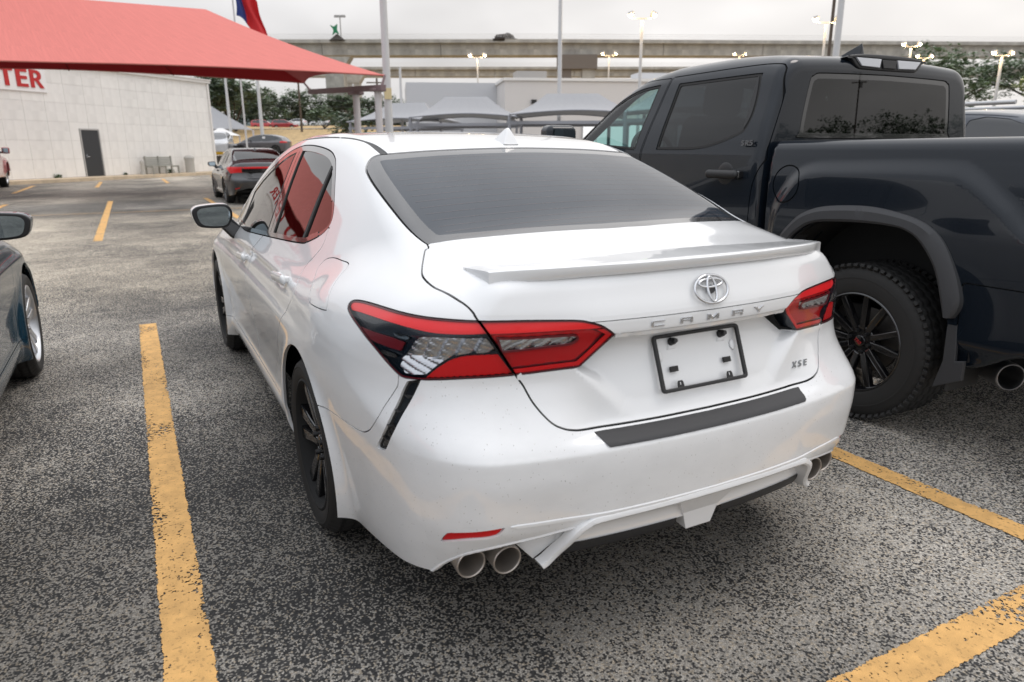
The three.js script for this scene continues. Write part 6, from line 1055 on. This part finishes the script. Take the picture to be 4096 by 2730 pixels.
function buildSmallCar(o) {
  const F = smallSkin(o.body), b = o.body, t = o.into || thing(o.name, o.label, o.category || 'car', o.pos, o.turn || 0, o.group), h = o.res || .04;
  const xs = []; for (let i = Math.ceil((b.W + .06) / h); i >= 0; i--) xs.push(-h * i - h / 2); xs.push(h / 2);
  let B = skinMesh(F, xs, lines(b.clear - .05, b.high + .08, h), lines(b.z0 - .1, b.z1 + .1, h), true);
  const both = (m) => join(m, flipX(m)), put = (n, m, mat, pair, d) => { if (!m.t.length) return; m = d === 0 ? m : folded(m, d || .02); if (pair) { part(n, m, mat, t); part(n, flipX(m), mat, t); } else part(n, both(m), mat, t); };
  const arch = (zc) => (x, y, z) => Math.max(Math.hypot(z - zc, y - b.R) - b.R - .045, b.W - .32 - Math.abs(x));
  B = split(B, arch(0))[1]; B = split(B, arch(-b.base))[1];
  for (const P of b.windows) { const f = polySD(smooth(P, 3)), sd = (x, y, z) => Math.max(f(z, y), b.W - .45 - Math.abs(x)); const [g, r] = split(B, sd); B = r; put('side_window', shift(g, -.006), o.glass || M.darkGlass, true, 0); }
  for (const [n, P, lim] of b.screens) { const f = polySD(smooth(P, 3)), sd = (x, y, z) => Math.max(f(Math.abs(x), n === 'rear_window' && b.rearFlat ? y : z), lim(x, y, z)); const [g, r] = split(B, sd); B = r; put(n, shift(g, -.006), o.glass || M.darkGlass, false, 0); }
  for (const [n, P, mat] of b.lamps) { const f = polySD(P), sd = (x, y, z) => Math.max(f(Math.abs(x), y), n === 'headlamp' ? z - (b.z0 + .6) : b.z1 - .45 - z); const [g, r] = split(B, sd); B = r; put(n, g, mat, true); }
  if (o.lowMat) { const [lo, up] = split(B, (x, y) => y - o.lowY); put('lower_trim', lo, o.lowMat); B = up; }
  put('body', B, o.paint);
  for (const s of [-1, 1]) for (const zc of [0, -b.base]) {
    const g = new THREE.Group(); g.name = 'wheel'; g.position.set(s * (b.W - .13), b.R, zc); if (s > 0) g.rotation.y = Math.PI; t.add(g);
    part('tyre', lathe([[b.R * .62, -.1], [b.R * .9, -.105], [b.R, -.085], [b.R, .085], [b.R * .9, .105], [b.R * .62, .1]], 32), M.rubber, g);
    part('rim', lathe([[.001, .06], [b.R * .2, .065], [b.R * .55, .075], [b.R * .66, .095], [b.R * .66, .04], [.001, .03]], 24), o.rimMat || M.silverRim, g);
    for (let k = 0; k < 5; k++) part('spoke', bar([-.082, 0, 0], [-.092, b.R * .62 * Math.sin(k * 1.2566), b.R * .62 * Math.cos(k * 1.2566)], .05, .02), o.rimMat || M.silverRim, g);
    part('wheel_liner', new THREE.CircleGeometry(b.R + .05, 24).rotateY(-Math.PI / 2).translate(.16, .02, 0), M.joint, g);
  }
  for (const s of [-1, 1]) part('door_mirror', new RoundedBoxGeometry(.18, .13, .10, 2, .03).translate(s * (b.W + .06), b.belt + .08, b.mirror), o.mirrorMat || o.paint, t);
  return t;
}
Object.assign(M, { silverBright: std(.62, .63, .65, .28, .85), darkGlass: phys(.012, .014, .016, .04, { clearcoat: 1, clearcoatRoughness: .01 }), silverRim: std(.5, .5, .52, .3, .9), greyPaint: phys(.075, .07, .075, .3, { clearcoat: 1, clearcoatRoughness: .04 }), redPaint: phys(.30, .018, .022, .3, { clearcoat: 1, clearcoatRoughness: .04 }), brightRed: phys(.42, .02, .022, .3, { clearcoat: 1 }), bluePaint: phys(.008, .036, .060, .26, { clearcoat: .8, clearcoatRoughness: .03 }), navyPaint: phys(.022, .030, .045, .3, { clearcoat: 1, clearcoatRoughness: .03 }), blackPaint: phys(.02, .021, .024, .28, { clearcoat: 1, clearcoatRoughness: .03 }), silverPaint: phys(.45, .46, .48, .3, { clearcoat: 1 }), cleanWhite: phys(.75, .75, .74, .35, { clearcoat: 1 }), headLens: phys(.6, .62, .64, .08, { clearcoat: 1 }) });
const HATCH = { W: .90, z0: -3.5, z1: .80, base: 2.65, R: .325, clear: .22, belt: .95, high: 1.47, mirror: -1.9, roof: [[-2.7, .9], [-2.3, 1.12], [-1.8, 1.34], [-1.4, 1.44], [-1.0, 1.47], [-.4, 1.45], [.1, 1.38], [.45, 1.27], [.62, 1.13], [.75, .98], [.95, .7]], deck: [[-3.55, .62], [-3.3, .76], [-2.9, .86], [-2.5, .94], [-2.0, .96], [.2, .98], [.6, 1.0], [.9, .98]],
  windows: [[[-2.25, .97], [-1.85, 1.24], [-1.5, 1.36], [-1.1, 1.39], [-1.08, .97]], [[-1.02, .97], [-1.02, 1.395], [-.5, 1.38], [-.15, 1.33], [-.28, 1.0]], [[-.2, 1.02], [-.08, 1.31], [.25, 1.2], [.2, 1.1]]], screens: [['rear_window', [[-.2, .12], [.5, .14], [.52, .55], [-.2, .58]], (x, y) => 1.04 - y], ['windscreen', [[-.2, -1.75], [.55, -1.72], [.7, -2.35], [-.2, -2.5]], (x, y) => 1.02 - y]], lamps: [['tail_lamp', [[.42, .84], [.95, .84], [.95, .96], [.55, .94]], M.redLens], ['headlamp', [[.42, .62], [.95, .66], [.95, .76], [.5, .72]], M.headLens]] };
const SUV = { ...HATCH, W: .93, z0: -3.6, z1: .95, base: 2.7, R: .36, clear: .27, belt: 1.08, high: 1.72, mirror: -1.85, roof: [[-2.7, 1.02], [-2.3, 1.24], [-1.8, 1.52], [-1.4, 1.66], [-1.0, 1.71], [-.2, 1.70], [.4, 1.65], [.68, 1.56], [.82, 1.35], [.92, 1.08], [1.0, .8]], deck: [[-3.65, .75], [-3.4, .93], [-2.9, 1.01], [-2.5, 1.07], [.6, 1.1], [1.0, 1.08]],
  windows: [[[-2.2, 1.12], [-1.8, 1.42], [-1.5, 1.56], [-1.05, 1.6], [-1.02, 1.12]], [[-.95, 1.12], [-.96, 1.61], [-.15, 1.59], [-.05, 1.13]], [[.03, 1.15], [-.05, 1.585], [.45, 1.53], [.55, 1.2]]], screens: [['rear_window', [[-.2, 1.18], [.58, 1.18], [.52, 1.54], [-.2, 1.56]], (x, y, z) => .55 - z], ['windscreen', [[-.2, -1.68], [.58, -1.66], [.72, -2.35], [-.2, -2.5]], (x, y) => 1.12 - y]], rearFlat: true, lamps: [['tail_lamp', [[.55, .95], [.95, .95], [.95, 1.12], [.62, 1.1]], M.redLens], ['headlamp', [[.42, .78], [.95, .82], [.95, .93], [.5, .9]], M.headLens]] };
// ---------- the other cars ----------
{
  const t = buildSaloon({ name: 'blue_saloon_car', label: 'dark blue car with silver wheels across the yellow line, beside its door mirror', paint: M.bluePaint, wheelMat: M.silverBright, wheelStyle: 'five', pos: [-2.92, 0, .06], res: .018, far: .02, detail: false, cup: M.bluePaint }).car;
  t.userData.label = 'dark blue car with silver wheels on the far side of the yellow line';
  const k = buildSaloon({ name: 'black_saloon_car', label: 'dark four-door car with a wide red tail lamp parked facing the panelled building', paint: M.blackPaint, wheelMat: M.blackRim, pos: [1.78, 0, -18.6], res: .024, far: .05, detail: false }).car;
  part('light_strip', box(1.0, .05, .03, 0, .95, 1.075, .01), M.redLens, k); part('lid_band', box(1.1, .10, .02, 0, .89, 1.06, .008), M.glossBlack, k);
}
const gh = buildSmallCar({ name: 'grey_hatchback', label: 'dark grey hatchback with a white paper in its rear side window', paint: M.greyPaint, body: HATCH, res: .035, rimMat: M.blackRim, pos: [9.0, groundY(9, -55.2), -55.2], turn: 1.05 + Math.PI * 0 });
part('window_paper', box(.012, .26, .22, -.735, 1.17, -.88), M.signWhite, gh);
buildSmallCar({ name: 'red_suv', label: 'bright red SUV driving just ahead of the darker red one on the highway', paint: M.brightRed, body: SUV, res: .06, pos: [19.8, 5.0, -135.2], turn: -2.05, group: 'cars on the highway' });
buildSmallCar({ name: 'red_suv', label: 'dark red SUV on the highway overlapping the brighter red one', paint: M.redPaint, body: SUV, res: .06, pos: [22.8, 4.95, -132.0], turn: -2.05, group: 'cars on the highway' });
for (const [x, z, lab] of [[29.6, -143.2, 'white car on the far road beside the red SUVs'], [33.8, -140.8, 'white car ahead on the far road, partly behind the small tree'], [38.2, -138.5, 'white car on the far road beside the concrete pier']]) buildSmallCar({ name: 'white_car', label: lab, paint: M.cleanWhite, body: HATCH, res: .07, pos: [x, 5.85, z], turn: 1.09, group: 'cars on the highway' });
buildSmallCar({ name: 'dark_suv', label: 'dark blue SUV with roof rails on the far side of the pickup', paint: M.navyPaint, body: SUV, res: .024, pos: [6.5, 0, -1.7], turn: 0 }).scale.set(1, 1.03, 1.05);
{ const s = scene.children[scene.children.length - 1]; for (const q of [-1, 1]) { part('roof_rail', rod([q * .60, 1.73, .3], [q * .60, 1.75, -1.6], .02), M.alu, s); } }
buildSmallCar({ name: 'parked_suv', label: 'dark SUV under the grey canopies seen over the white roof', paint: M.blackPaint, body: SUV, res: .06, pos: [19.6, 0, -33.8], turn: .9 });
buildSmallCar({ name: 'parked_car', label: 'dark car roof under the first grey canopy', paint: M.blackPaint, body: HATCH, res: .06, pos: [13.4, 0, -40.5], turn: .9 });
buildSmallCar({ name: 'silver_pickup', label: 'silver car half hidden behind the corner of the panelled building', paint: M.silverPaint, body: SUV, res: .06, pos: [4.9, groundY(4.9, -56.5), -56.0], turn: 2.9 });
buildPickup({ name: 'red_pickup', label: 'dark red pickup truck parked in front of the lettered sign', paint: M.redPaint, rimMat: M.silverBright, flareMat: M.redPaint, pos: [-6.75, 0, -29.6], res: .035 });
renderer.render(scene, camera);
